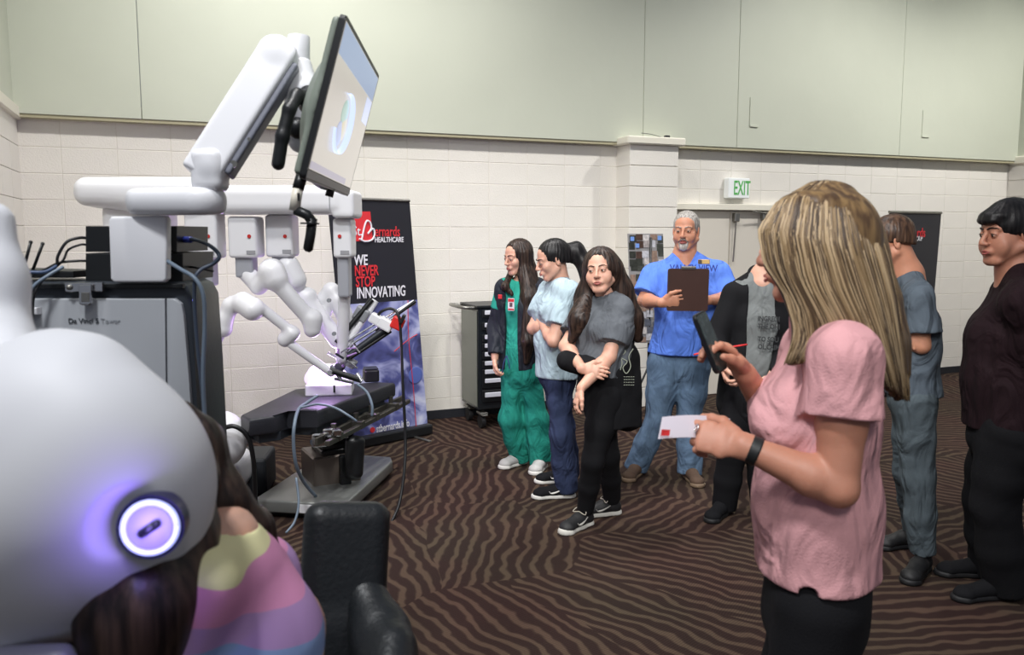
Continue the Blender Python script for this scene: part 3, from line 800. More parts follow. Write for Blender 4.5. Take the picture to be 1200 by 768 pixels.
Z3 = V(0, 0, 1)
BLK = mat('black_cotton', srgb(22, 22, 25), .85, bump=.2, bscale=200, spec=.2)
M_white_rub = mat('white_rubber', srgb(214, 212, 206), .6)
M_blk_rub = mat('black_rubber', srgb(24, 24, 26), .6)
M_denim = cloth('blue_denim', srgb(92, 114, 138), var=.18)
M_denim_dk = cloth('dark_denim', srgb(56, 66, 96), var=.14)
M_redm = mat('red_print', srgb(205, 45, 48), .6)
# ---- man in the blue shirt with a clipboard
base = G(783, 556); base[2] = 0
mf = V(-.16, -1, 0)
an1 = G(749, 557); an2 = G(808, 562)
f = Fig(base, mf, 1.80, True, 1.17, .055,
        head=P(804, 271, base[1] - .02), neck=P(802, 299, base[1]) , hf=V(-.42, -1, -.06), hs=1.06,
        shR=P(768, 324, base[1] + .02), shL=P(840, 323, base[1] - .02), elR=P(755, 352, base[1] - .06), elL=P(855, 350, base[1] - .08),
        wrR=P(775, 355, base[1] - .33), wrL=P(829, 352, base[1] - .32), chest=P(804, 345, base[1] - .02), waist=P(802, 385, base[1]), pelvis=P(795, 425, base[1] + .01),
        hipR=P(780, 428, base[1]), hipL=P(811, 428, base[1]), anR=V(an1[0], an1[1] + .03, .085), anL=V(an2[0], an2[1] + .03, .085), knR=P(770, 492, base[1] - .03), knL=P(808, 494, base[1] - .05),
        toeR=V(-.55, -1, 0), toeL=V(.1, -1, 0))
r = f.root('man in a royal blue t-shirt and jeans holding a brown clipboard')
clipc = P(806, 340, base[1] - .37)
cR = frame(x=V(1, -.12, 0), z=V(-.12, -1, .18)); cR = frame(x=V(1, -.1, 0), y=V(0, -.12, 1))
f.body(M_skin_warm, hands=dict(R=dict(d=V(1, -.25, .12), pn=V(.2, 1, .2), th=V(0, -.25, 1), curl=(.25, .5, .5), thumb=(-.1, .3)),
                               L=dict(d=V(-1, -.22, .05), pn=V(0, 1, .1), th=V(0, -.2, 1), curl=(.3, .5, .45), thumb=(-.05, .3))), fat=.6)
face_bits(r, f.Rh, f.Th, f.hs, H_grey)
f.tee(cloth('royal_blue_cotton', srgb(96, 136, 232)), hem=.470, sl=.78, loose=.018, seed=4, slw=1.45, fl=.016, trap=.004)
f.pants(M_denim, top=.55, th=1.12, kn=1.25, an=1.8, seed=5, fl=.015)
f.shoes(mat('brown_suede', srgb(82, 62, 48), .8, var=.1, bump=.2), mat('tan_sole', srgb(120, 100, 80), .7), 'shoe', L=.30)
f.cap(H_grey, thick=.006, low=-.03, amp=.0018, hairline=.012)
S = SDF(); T = f.Th
S.ell(T(0, .080, -.094), V(.027, .020, .026) * f.hs, f.Rh); S.seg(T(-.026, .084, -.066), T(-.020, .080, -.09), .006, .008, k=.01); S.seg(T(.026, .084, -.066), T(.020, .080, -.09), .006, .008, k=.01)
S.ell(T(0, .104, -.068), V(.021, .012, .0085) * f.hs, f.Rh, .004, '-')
npmesh('beard', S.build(.003, .008, strands(2, .0015, f.J['head'], 60)), H_white, r)
S = SDF(); S.chain([T(-.029, .090, -.062), T(-.012, .103, -.047), T(0, .106, -.045), T(.012, .103, -.047), T(.029, .090, -.062)], [.004, .0055, .005, .0055, .004])
npmesh('moustache', S.build(.0025, .005), hair_mat('moustache_grey', srgb(96, 84, 76), srgb(150, 138, 128), 120), r)
# lettering and the name tag on the chest
tR = frame(x=nrm(V(1, -.16, 0)), y=V(0, .08, 1))
text_mesh('chest_lettering', 'VALLEY VIEW', .062, P(785, 318, base[1] - .218), tR, mat('navy_print', srgb(38, 58, 140), .7), r, xs=.80, bold=.001)
bm = NB(); box(bm, P(825, 307, base[1] - .245), (.075, .03, .008), tR, .003, 1); nt_ = bmobj('name_tag', bm, mat('gold_tag', srgb(170, 140, 84), .35, .3), r)
bm = NB(); box(bm, P(820.5, 307, base[1] - .250), (.022, .026, .004), tR, .001, 1); bmobj('tag_emblem', bm, mat('tag_dark', srgb(60, 44, 34), .5), nt_)
cb = thing('clipboard', 'brown clipboard held upright against the chest of the man in blue', 'clipboard', clipc)
bm = NB(); prism(bm, rrect(.255, .27, .012), clipc, cR, .008, .002, 1); bmobj('board', bm, mat('brown_hardboard', srgb(66, 42, 36), .5, var=.1), cb)
bm = NB(); box(bm, clipc + cR @ V(.0, .140, .0), (.09, .02, .02), cR, .004, 1); bmobj('clip', bm, M_steel, cb)
bm = NB(); prism(bm, rrect(.235, .25, .004), clipc + cR @ V(0, .006, -.007), cR, .003); bmobj('paper', bm, mat('white_paper', srgb(225, 225, 222), .7), cb)

# ---- woman in teal scrubs
base = G(612, 549); base[2] = 0
a1 = G(606, 548); a2 = G(630, 553)
Yb = base[1]
f = Fig(base, V(-.62, -1, 0), 1.66, False, .92, 0, head=P(607, 302, Yb), neck=P(612, 330, Yb + .02), hf=V(-.80, -.62, -.16), hs=.98,
        shR=P(592, 338, Yb - .0), shL=P(630, 338, Yb + .02), elR=P(580, 385, Yb + .02), wrR=P(580, 420, Yb - .08), elL=P(640, 388, Yb + .12), wrL=P(636, 425, Yb + .05),
        chest=P(610, 360, Yb), waist=P(610, 400, Yb), pelvis=P(609, 430, Yb), hipR=P(600, 436, Yb), hipL=P(621, 436, Yb),
        anR=V(a1[0] + .02, a1[1] + .08, .085), anL=V(a2[0] + .03, a2[1] + .08, .085), knR=P(599, 492, Yb), knL=P(628, 492, Yb), toeR=V(-.75, -.7, 0), toeL=V(-.35, -1, 0))
r = f.root('woman in teal scrubs and open black jacket with long straight dark hair')
f.body(M_skin, hands=dict(R=dict(d=V(.05, -.15, -1), pn=V(1, .2, 0), th=V(-.3, -1, 0), curl=(.5, .8, .6), thumb=(.3, .5))))
face_bits(r, f.Rh, f.Th, f.hs, H_dark, gaze=(0, -.5))
M_teal = cloth('teal_scrub_cotton', srgb(48, 158, 140)); 
f.tee(M_teal, 'scrub_top', hem=.49, sl=.5, loose=.008, seed=11, fl=.013)
f.pants(cloth('teal_scrub_trousers', srgb(38, 138, 122)), 'scrub_trousers', top=.585, th=1.08, kn=1.45, an=1.95, ankz=.05, seed=12, fl=.013, wl=.016)
bm = NB(); w_ = f.J['pelvis'] + V(-.09, -.14, .10); tube(bm, [w_, w_ + V(-.02, -.01, -.05), w_ + V(-.03, 0, -.12)], .004, 6, 3); tube(bm, [w_, w_ + V(.015, -.01, -.05), w_ + V(.02, -.01, -.09)], .004, 6, 3)
bmobj('drawstring', bm, mat('navy_cord', srgb(40, 60, 110), .7), r)
f.shoes(mat('grey_leather', srgb(178, 176, 174), .5, var=.1), M_white_rub, 'sneaker', L=.25, lace=BLK)
# the jacket: both sides of an open front
J = f.J; S = SDF(); R_, F_ = f.R, f.F; Hh = f.H
M_jk = cloth('black_nylon_jacket', srgb(40, 43, 52), .5)
S.seg(J['waist'] - V(0, 0, .16), J['chest'], (.155, .135), (.175, .132), side=R_); S.seg(J['chest'], (J['shL'] + J['shR']) / 2, (.17, .125), (.14, .085), side=R_)
S.seg(J['shL'], J['shR'], .066)
for q in 'LR':
    S.chain([J['sh' + q], J['el' + q], J['wr' + q] + nrm(J['el' + q] - J['wr' + q]) * .03], [.066, .054, .047], k=.03, flat=True)
    S.seg(J['sh' + q] * .6 + J['neck'] * .4, J['neck'] - F_ * .02, .05, .055, k=.03)
S.plane(V(0, 0, J['waist'][2] - .19), -Z3, .004)
cf = (J['chest'] + J['waist']) / 2 + F_ * .19
S.rbox(cf + V(0, 0, -.02), (.052, .19, .36), frame(x=R_, y=F_), .02, .01, '-')
S.ell(J['neck'] + F_ * .05 + V(0, 0, .02), (.07, .08, .09), k=.01, op='-')
npmesh('jacket', S.build(.008, .03, folds(13, .008)), M_jk, r)
bm = NB(); box(bm, P(586, 348, Yb - .135), (.03, .03, .008), frame(x=-R_, y=Z3), .003, 1); bmobj('jacket_badge', bm, M_redm, r)
bc = P(599, 357, Yb - .172); bR = frame(x=-R_, y=Z3)
bm = NB(); prism(bm, rrect(.05, .085, .005), bc, bR, .003); bd = bmobj('id_badge', bm, mat('badge_white', srgb(222, 214, 216), .4), r)
bm = NB(); prism(bm, rrect(.046, .02, .003), bc + bR @ V(0, .028, .002), bR, .002); bmobj('badge_stripe', bm, M_redm, bd)
bm = NB(); prism(bm, rrect(.046, .01, .002), bc + bR @ V(0, -.033, .002), bR, .002); bmobj('badge_stripe', bm, M_redm, bd)
bm = NB(); prism(bm, rrect(.022, .028, .003), bc + bR @ V(0, -.002, .002), bR, .002); bmobj('badge_portrait', bm, mat('badge_dark', srgb(90, 70, 70), .5), bd)
def ex(S, T, R):
    YJ = f.J
    # right side of the photo: the long curtain over the near shoulder; the other behind the cheek
    S.seg(T(-.06, -.02, .03), T(-.062, .01, -.12), (.035, .05), (.03, .05), side=R[:, 0], k=.03)
    S.chain([T(-.058, .0, -.10), P(620, 350, Yb - .10), P(619, 400, Yb - .15), P(617, 424, Yb - .14)], [.045, .058, .046, .022], k=.03)
    S.chain([T(-.045, -.06, -.08), P(626, 350, Yb - .06), P(626, 385, Yb - .10)], [.045, .05, .035], k=.03)
    S.chain([T(.064, .0, .03), T(.066, .02, -.10), P(592, 336, Yb - .09), P(600, 345, Yb - .1)], [.026, .022, .024, .014], k=.02)
f.cap(H_dark, extra=ex, low=-.08, amp=.003, seed=5, hairline=.030, thick=.010)
# ---- young woman in the pale blue t-shirt, arms crossed
base = G(657, 586); base[2] = 0; Yb = base[1]
f = Fig(base, V(-.97, -.35, 0), 1.66, False, .98, 0, head=P(648, 305, Yb), neck=P(657, 330, Yb + .02), hf=V(-1, -.25, -.30), hs=.98,
        shL=P(665, 345, Yb - .13), shR=P(645, 343, Yb + .16), elL=P(649, 400, Yb - .21), wrL=P(633, 374, Yb - .02), elR=P(625, 385, Yb + .02), wrR=P(655, 378, Yb - .16),
        chest=P(654, 365, Yb), waist=P(652, 400, Yb), pelvis=P(654, 432, Yb), hipL=P(656, 440, Yb - .055), hipR=P(650, 440, Yb + .06),
        anL=G(660, 583) + V(0.02, 0, .085), anR=G(665, 566) + V(0, 0, .085), knL=P(657, 508, Yb - .05), knR=P(660, 500, Yb + .12), toeL=V(-1, -.1, 0), toeR=V(-1, .0, 0))
r = f.root('young woman in a pale blue t-shirt with crossed arms and a dark ponytail')
f.body(M_skin, hands=dict(L=dict(d=V(-.2, .6, .8), pn=V(1, .3, .2), th=V(0, -.6, .6), curl=(.3, .5, .4)), R=dict(d=V(.9, -.3, .1), pn=V(.2, 1, -.2), th=V(0, 0, 1), curl=(.3, .5, .5))))
face_bits(r, f.Rh, f.Th, f.hs, H_dark, gaze=(0, -.6))
f.tee(cloth('pale_blue_cotton', srgb(176, 196, 206)), hem=.472, sl=.66, loose=.024, seed=21, slw=1.5, bust=.012)
f.pants(M_denim_dk, 'jeans', top=.53, th=1.02, kn=1.25, an=1.8, ankz=.05, seed=22)
f.shoes(BLK, M_white_rub, 'sneaker', L=.28, lace=BLK, stripe=M_white_rub)
def ex(S, T, R):
    S.ell(T(0, -.108, .03), (.03, .03, .032), k=.02)
    S.chain([T(0, -.10, .03), T(0, -.155, .015), P(691, 318, Yb + .02), P(690, 345, Yb + .03), P(684, 366, Yb + .02)], [.024, .050, .058, .045, .012], k=.03)
f.cap(H_black, extra=ex, low=-.015, amp=.0022, seed=8, thick=.009, hairline=.022)
bm = NB(); sphere(bm, f.Th(-.012, -.122, .052), .011 * 1.0); bmobj('hair_tie', bm, M_white_rub, r, True)

# ---- young woman in the dark grey t-shirt looking at the camera
base = G(694, 622); base[2] = 0; Yb = base[1]
f = Fig(base, V(-.85, -.62, 0), 1.58, False, 1.08, 0, head=P(704, 318, Yb - .03), neck=P(710, 347, Yb), hf=V(-.34, -1, .04), hu=(-.10, 0, 1), hs=.99,
        shL=P(727, 362, Yb - .07), shR=P(690, 362, Yb + .14), elL=P(714, 418, Yb - .15), wrL=P(681, 455, Yb - .27), elR=P(663, 406, Yb + .02), wrR=P(682, 432, Yb - .22),
        chest=P(707, 385, Yb), waist=P(706, 418, Yb), pelvis=P(706, 455, Yb + .02), hipL=P(710, 460, Yb - .05), hipR=P(698, 460, Yb + .1),
        anL=G(686, 618) + V(.0, .02, .09), anR=G(717, 603) + V(0, 0, .09), knL=P(695, 540, Yb - .06), knR=P(713, 535, Yb + .12), toeL=V(-.72, -.75, 0), toeR=V(-.9, -.25, 0))
r = f.root('young woman in a dark grey t-shirt and black leggings looking towards the camera')
f.body(M_skin, hands=dict(L=dict(d=V(-.35, -.1, -.9), pn=V(.6, .5, -.3), th=V(.2, -.9, .1), curl=(.35, .5, .4), thumb=(.2, .3)),
                          R=dict(d=V(1, -.28, -.18), pn=V(-.2, .85, -.55), th=V(0, .3, 1), curl=(.15, .25, .3), thumb=(.1, .2))), fat=.8)
face_bits(r, f.Rh, f.Th, f.hs, H_dark, gaze=(.35, .1))
f.tee(cloth('charcoal_cotton', srgb(96, 100, 106)), hem=.56, sl=.70, loose=.013, seed=31, slw=1.55, bust=.018)
f.pants(BLK, 'leggings', top=.56, th=1.06, kn=1.12, an=1.3, ankz=.09, seed=32, fl=.005)
f.shoes(mat('black_shoe_mesh', srgb(26, 26, 28), .6), mat('chunky_sole', srgb(206, 204, 196), .6), 'sneaker', L=.27, lace=mat('pale_lace', srgb(190, 184, 168), .7), sole_h=.036, stripe=mat('silver_trim', srgb(170, 168, 162), .4))
def ex(S, T, R):
    S.ell(T(0, -.03, .02), V(.098, .10, .10) * .98, R, .03)
    S.chain([T(.055, -.055, 0), P(688, 345, Yb + .06), P(680, 375, Yb - .02), P(670, 398, Yb - .03)], [.05, .058, .060, .022], k=.04)
    S.chain([T(-.06, -.05, .0), P(726, 340, Yb + .03), P(737, 375, Yb + .05), P(747, 395, Yb + .05)], [.055, .066, .075, .03], k=.04)
    S.chain([T(0, -.08, 0), P(716, 350, Yb + .12), P(725, 385, Yb + .13)], [.07, .08, .05], k=.04)
f.cap(H_dark, extra=ex, low=-.12, amp=.004, seed=9, thick=.012, freq=18, hairline=.026)
# black tote bag on her hip
tb = thing('tote_bag', 'black cloth tote bag with pale line drawing hanging at the hip of the grey-shirted woman', 'bag', P(724, 455, Yb - .05))
S = SDF()
S.seg(P(712, 424, Yb), P(723, 502, Yb - .02), (.175, .135), (.125, .085), side=V(1, .2, 0), k=.05, flat=True); S.seg(P(728, 480, Yb - .02), P(745, 493, Yb - .03), .05, .012, k=.03); S.seg(P(664, 424, Yb - .12), P(690, 432, Yb - .13), .055, .06, k=.04); S.ell(P(735, 488, Yb), (.06, .05, .08), k=.04)
npmesh('bag_body', S.build(.009, .04, folds(33, .020, 18)), BLK, tb)
bm = NB(); tube(bm, [P(741, 398, Yb + .10), P(741, 420, Yb + .02), P(736, 440, Yb - .04)], .012, 8, 4, .5); tube(bm, [P(738, 405, Yb + .12), P(748, 385, Yb + .16), P(742, 372, Yb + .13)], .010, 8, 4, .5)
bmobj('strap', bm, BLK, tb, True)
bm = NB(); rg = random.Random(3); pz = mat('pale_print', srgb(150, 156, 140), .7)
def tp(x, y): return P(x, y, Yb - .155 - .0006 * (y - 440))
pts = [tp(726, 408), tp(733, 412), tp(728, 419), tp(735, 424), tp(730, 431), tp(734, 438), tp(739, 430), tp(737, 418), tp(742, 409)]
tube(bm, pts, .0025, 5, 4); tube(bm, [tp(724, 413), tp(729, 424), tp(727, 434)], .002, 5, 4)
for i in range(4):
    for k_ in range(5): a = tp(731 + k_ * 2.6, 442 + i * 3.2); tube(bm, [a, a + V(.008, 0, .001)], .0018, 4)
bmobj('line_drawing', bm, pz, tb)
# ---- boy in a black hooded jacket, behind the woman in pink
Yb = 4.75; base = G(868, 612); base[2] = 0; base[1] = Yb; base[0] = P(872, 500, Yb)[0]
f = Fig(base, V(-.45, -1, 0), 1.74, True, 1.0, 0, head=P(908, 290, Yb - .02), neck=P(895, 322, Yb), hf=V(-.75, -.8, -.1),
        shR=P(862, 345, Yb + .03), shL=P(922, 345, Yb - .08), elR=P(838, 400, Yb - .02), wrR=P(848, 430, Yb - .2), elL=P(930, 405, Yb - .1), wrL=P(905, 440, Yb - .22),
        chest=P(888, 375, Yb), waist=P(884, 420, Yb), pelvis=P(878, 458, Yb), hipR=P(868, 465, Yb), hipL=P(890, 465, Yb), anR=V(base[0] - .10, Yb + .0, .085), anL=V(base[0] + .13, Yb, .085))
r = f.root('boy in a black hooded jacket over a grey printed t-shirt, behind the woman in pink')
f.body(M_skin)
face_bits(r, f.Rh, f.Th, f.hs, H_dark)
f.cap(H_dark, thick=.008, low=-.03, seed=12)
f.tee(cloth('heather_grey_cotton', srgb(120, 124, 124)), hem=.47, sl=.2, loose=.004, seed=41, slw=1.0)
f.pants(BLK, 'trousers', th=1.15, kn=1.35, an=1.7, seed=42)
f.shoes(BLK, M_blk_rub, 'shoe', L=.28)
J = f.J; S = SDF(); R_, F_ = f.R, f.F
S.seg(J['waist'] - V(0, 0, .28), J['waist'], (.20, .15), (.175, .13), side=R_); S.seg(J['waist'], J['chest'], (.175, .13), (.19, .125), side=R_); S.seg(J['chest'], (J['shL'] + J['shR']) / 2, (.185, .12), (.14, .08), side=R_)
S.seg(J['shL'], J['shR'], .072)
for q in 'LR':
    S.chain([J['sh' + q], J['el' + q], J['wr' + q]], [.074, .064, .055], k=.03, flat=True); S.seg(J['sh' + q] * .6 + J['neck'] * .4, J['neck'] - F_ * .02, .055, .06, k=.03)
S.seg(J['neck'] - F_ * .07 + R_ * .05, J['neck'] - F_ * .07 - R_ * .05, .055, .055, k=.03)
S.plane(V(0, 0, J['waist'][2] - .36), -Z3, .004)
cf = (J['chest'] + J['waist']) / 2 + F_ * .2
S.rbox(cf - R_ * .035 + V(0, 0, -.02), (.070, .17, .40), frame(x=R_, y=F_), .02, .01, '-'); S.ell(J['neck'] + F_ * .06 + V(0, 0, .02), (.075, .085, .09), k=.01, op='-')
npmesh('hooded_jacket', S.build(.008, .03, folds(43, .011)), BLK, r)
tR = frame(x=-R_, y=V(0, 0, 1))
for i, t_ in enumerate(('INGREDI', 'THE OHI', 'TO SOU', 'OL.CRIM')):
    text_mesh('chest_lettering', t_, .038, P(888, 376 + i * 9 + (6 if i > 1 else 0), Yb - .155), tR, mat('dark_print', srgb(46, 48, 50), .7), r, xs=.8, bold=.0012)
rs = thing('red_strip', 'thin red strip held level just behind the raised phone', 'strap', P(843, 410, Yb - .28))
bm = NB(); tube(bm, [P(813, 416, Yb - .3), P(828, 412, Yb - .3), P(850, 408, Yb - .27), P(875, 404, Yb - .24)], .012, 8, 3, .45); bmobj('strip', bm, M_redm, rs, True)

# ---- boy in the grey t-shirt and glasses
base = G(1079, 668); base[2] = 0; Yb = base[1]
f = Fig(base, V(-.93, .30, 0), 1.77, True, .90, 0, hs=.98, head=P(1043, 284, Yb), neck=P(1063, 320, Yb), hf=V(-.96, .12, -.22),
        shL=P(1076, 348, Yb - .16), shR=P(1054, 348, Yb + .16), elL=P(1080, 405, Yb - .17), wrL=P(1042, 388, Yb - .08), elR=P(1045, 405, Yb + .15), wrR=P(1062, 392, Yb - .04),
        chest=P(1066, 375, Yb), waist=P(1068, 415, Yb), pelvis=P(1071, 460, Yb), hipL=P(1072, 468, Yb - .08), hipR=P(1066, 468, Yb + .08),
        anL=G(1083, 672) + V(.0, .02, .09), anR=G(1071, 640) + V(0, 0, .09), knL=P(1075, 560, Yb - .04), knR=P(1068, 552, Yb + .12), toeL=V(-.55, -.6, 0), toeR=V(-.9, -.2, 0))
r = f.root('boy with glasses in a slate grey t-shirt and grey joggers with folded arms')
f.body(M_skin_warm, hands=dict(L=dict(d=V(-.5, .6, .3), pn=V(.6, .6, 0), th=V(0, 0, 1))))
face_bits(r, f.Rh, f.Th, f.hs, H_brown)
f.tee(cloth('slate_cotton', srgb(88, 98, 108)), hem=.50, sl=.72, loose=.018, seed=51, slw=1.65, fl=.015)
f.pants(cloth('grey_joggers', srgb(84, 94, 100)), 'joggers', top=.55, th=1.15, kn=1.25, an=1.35, ankz=.10, seed=52, fl=.012)
f.shoes(mat('black_trainer', srgb(18, 18, 20), .6), M_blk_rub, 'sneaker', L=.29)
f.cap(H_brown, thick=.010, low=-.004, seed=13, amp=.0014, freq=34)
T = f.Th; bm = NB()
for x in (-1, 1):
    tube(bm, [T(x * .032 + .021 * math.cos(a), .104 - abs(math.cos(a)) * .002, .002 + .014 * math.sin(a)) for a in np.linspace(0, 2 * math.pi, 15)], .0016, 5)
    tube(bm, [T(x * .053, .102, .006), T(x * .076, .07, .008), T(x * .079, .0, .010)], .0018, 5)
tube(bm, [T(-.011, .104, .004), T(0, .108, .007), T(.011, .104, .004)], .0015, 5)
bmobj('glasses', bm, mat('glasses_frame', srgb(60, 52, 48), .3), r, True)
tR = frame(x=V(-.95, .3, 0), y=Z3)

# ---- tall heavy boy in dark shirt at the right edge
base = G(1168, 700); base[2] = 0; Yb = base[1]
f = Fig(base, V(-.99, .12, 0), 1.84, True, 1.28, .008, head=P(1181, 274, Yb), neck=P(1192, 312, Yb), hf=V(-1, -.16, -.10), hs=1.12,
        shL=P(1200, 356, Yb - .20), shR=P(1192, 356, Yb + .22), elL=P(1238, 440, Yb - .25), wrL=P(1240, 510, Yb - .25), elR=P(1215, 440, Yb + .3), wrR=P(1225, 500, Yb + .25),
        chest=P(1185, 400, Yb), waist=P(1181, 445, Yb), pelvis=P(1184, 500, Yb), hipL=P(1186, 510, Yb - .1), hipR=P(1176, 510, Yb + .1),
        anL=G(1176, 700) + V(0, .0, .09), anR=G(1160, 676) + V(0.0, 0, .09), toeL=V(-1, -.15, 0), toeR=V(-1, .1, 0))
r = f.root('heavy-set boy with black fringe in a dark maroon shirt and black trousers')
f.body(M_skin_tan, fat=1.5)
face_bits(r, f.Rh, f.Th, f.hs, H_black)
f.tee(cloth('dark_maroon_cotton', srgb(34, 19, 24), var=.12), hem=.43, sl=.8, loose=.02, seed=61, slw=1.5, fl=.014)
f.pants(BLK, 'trousers', top=.55, th=1.05, kn=1.5, an=2.1, seed=62, fl=.012)
f.shoes(BLK, M_blk_rub, 'shoe', L=.32)
def ex(S, T, R):
    S.ell(T(0, .055, .075), V(.068, .055, .028), R, .02); S.ell(T(0, .09, .058), V(.05, .022, .018), R, .02)
f.cap(H_black, thick=.016, low=-.015, seed=14, amp=.0014, extra=ex)

# ---- woman in pink, nearest on the right
Yb = 1.86; bx = P(960, 500, Yb)[0]; base = V(bx, Yb, 0)
f = Fig(base, V(-.98, .20, 0), 1.70, False, 1.02, 0, head=P(954, 290, Yb), neck=P(962, 358, Yb + .0), hf=V(-.93, .36, -.06), hs=1.03,
        shL=P(989, 420, Yb - .165), shR=P(955, 412, Yb + .17), elL=P(983, 572, Yb - .20), wrL=P(872, 523, Yb - .14), elR=P(925, 520, Yb + .24), wrR=P(872, 437, Yb + .05),
        chest=P(957, 490, Yb), waist=P(958, 590, Yb), pelvis=P(956, 700, Yb), hipL=P(958, 715, Yb - .09), hipR=P(950, 715, Yb + .09))
r = f.root('woman with long blond hair in a pale pink top, raising a phone')
wl, wr_ = f.J['wrL'], f.J['wrR']
f.body(M_skin_tan, hands=dict(L=dict(d=P(812, 508, Yb - .10) - wl, pn=V(.12, .55, -.6), th=V(0, .55, .8), curls=[(.55, .9, .5), (.75, 1.0, .6), (.85, 1.1, .6), (.9, 1.1, .6)], thumb=(.42, .15), hs=.98, spread=.03),
                              R=dict(d=P(842, 402, Yb + .03) - wr_, pn=V(-.35, -.75, -.55), th=V(-.45, -.55, .7), curls=[(.5, .7, .4), (.55, .75, .45), (.65, .8, .5), (.75, .85, .5)], thumb=(.35, .1), hs=.96)), vox=.0030, headvox=.0034)
face_bits(r, f.Rh, f.Th, f.hs, H_brown)
M_pink = cloth('pale_pink_cotton', srgb(214, 160, 163), var=.04)
SLIT = (P(956, 708, Yb - .2), V(.028, .12, .05))
f.tee(M_pink, 'pink_top', hem=.515, sl=.46, loose=.020, seed=73, slw=1.62, fl=.009, vox=.0055, bust=.022, k=.05, slit=SLIT)
f.pants(BLK, 'trousers', top=.56, th=1.05, kn=1.2, an=1.3, seed=72)
f.shoes(BLK, M_blk_rub, 'shoe', L=.25)
# blond hair: the mass, then locks that flow over it
GU = []   # guides over the near side, front to back
def gp(*q): return [P(x, y, Yb + d) for x, y, d in q]
GU = [gp((950, 226, -.02), (914, 243, -.05), (894, 272, -.06), (899, 308, -.075), (922, 345, -.10), (934, 388, -.12), (920, 428, -.13)),
      gp((958, 223, -.02), (930, 238, -.08), (918, 275, -.105), (925, 320, -.115), (945, 362, -.125), (950, 398, -.13), (938, 425, -.14)),
      gp((965, 223, -.02), (948, 238, -.09), (940, 280, -.125), (950, 330, -.135), (972, 372, -.145), (985, 402, -.155), (1000, 430, -.175)),
      gp((975, 223, -.02), (968, 240, -.09), (968, 285, -.13), (982, 335, -.145), (1005, 385, -.16), (1020, 420, -.165), (1030, 447, -.165)),
      gp((985, 225, -.01), (992, 245, -.08), (1000, 290, -.12), (1016, 340, -.13), (1032, 390, -.14), (1042, 430, -.14), (1048, 460, -.13)),
      gp((992, 228, .0), (1012, 252, -.05), (1028, 300, -.08), (1042, 350, -.09), (1050, 400, -.09), (1056, 440, -.08), (1058, 470, -.07)),
      gp((994, 230, .03), (1020, 258, .02), (1038, 305, .01), (1050, 355, 0), (1057, 400, -.01), (1061, 440, -.01), (1062, 468, -.01))]
def gpt(u, t):
    a = u * (len(GU) - 1); i = min(int(a), len(GU) - 2); fr = a - i
    b = t * 6; j = min(int(b), 5); g_ = b - j
    q = lambda G_, j_: G_[j_] * (1 - g_) + G_[j_ + 1] * g_
    return q(GU[i], j) * (1 - fr) + q(GU[i + 1], j) * fr
def ex(S, T, R):
    S.ell(T(0, -.035, .018), V(.086, .106, .100), R, .03)
    hc = f.J['head']
    for u in np.linspace(0, 1, 13):
        for j in range(6):
            tt = [0, .16, .34, .5, .68, .84, 1][j:j + 2]
            inn = [gpt(u, t_) + nrm(P(985, 330, Yb + .02) - gpt(u, t_)) * (.026) * np.array([1, 1, .2]) for t_ in tt]
            rr = [.022, .024, .024, .024, .022, .018, .008]
            S.seg(inn[0], inn[1], rr[j], rr[j + 1], k=.012)
    for x, y, d in ((1005, 300, .05), (1020, 360, .04), (1030, 410, .03)): S.ell(P(x, y, Yb + d), (.06, .07, .09), k=.04)
    # the far side of the curtain
    S.chain([T(.07, -.03, .03), T(.085, -.02, -.08), T(.08, -.0, -.18)], [.03, .032, .015], k=.03)
f.cap(hair_mat('hair_blond_under', srgb(70, 52, 36), srgb(120, 96, 64), 60), extra=ex, low=-.35, seed=15, amp=.0006, thick=.007, vox=.0045, freq=40, name='hair')
rg = random.Random(5); bl = {q: NB() for q in range(5)}
for i in range(1500):
    u = rg.random(); off = rg.uniform(-.02, .02); ph = rg.uniform(0, 6); am = rg.uniform(.0008, .003); t1 = rg.uniform(.88, 1.0); t0 = rg.uniform(0, .25) if rg.random() < .5 else 0
    pts = []
    for k_ in range(13):
        t = t0 + (t1 - t0) * k_ / 12
        p = gpt(min(1, max(0, u + off * t)), t); q = P(985, 330, Yb + .04); o_ = nrm((p - q) * V(1, 1, .4 + .6 * (1 - t) ** 2))
        p = p + o_ * (.007 + .012 * (1 - t) ** 3 + am * math.sin(t * 5 + ph)); pts.append(p)
    w_ = rg.uniform(.0009, .0022)
    tube(bl[(rg.choice((1, 2, 3, 4)) if rg.random() < .45 else int(2 + 1.99 * math.sin(u * 40)) if rg.random() < .7 else 4)], pts, lambda t: w_ * (1 - .75 * t) + .0004, 5, 2)
for kk, c_ in enumerate(((58, 44, 32), (80, 63, 46), (106, 86, 60), (132, 110, 80), (168, 146, 114))):
    o = bmobj('hair_strands', bl[kk], mat('hair_strand_%s' % 'abcde'[kk], srgb(*c_), .4, spec=.4), r, True); o['kind'] = 'stuff'
# wristband, ring
wv = nrm(wl - f.J['elL']); wc = wl - wv * .022
S = SDF(); S.seg(wc - wv * .011, wc + wv * .011, .0315, .0300, flat=True); S.pr[-1]['flat0'] = True
bb_ = npmesh('wristband', S.build(.0025, .004), mat('black_silicone', srgb(28, 30, 30), .5), r)
rp = f.tips['L']; rk = wl + (P(812, 508, Yb - .10) - wl) * .93 + V(0, 0, .012)
bm = NB(); tube(bm, [rk + V(.003 * math.sin(a), .0095 * math.cos(a), .0095 * math.sin(a)) for a in np.linspace(0, 2 * math.pi, 17)], .0019, 6); bmobj('finger_ring', bm, M_chrome, r, True)
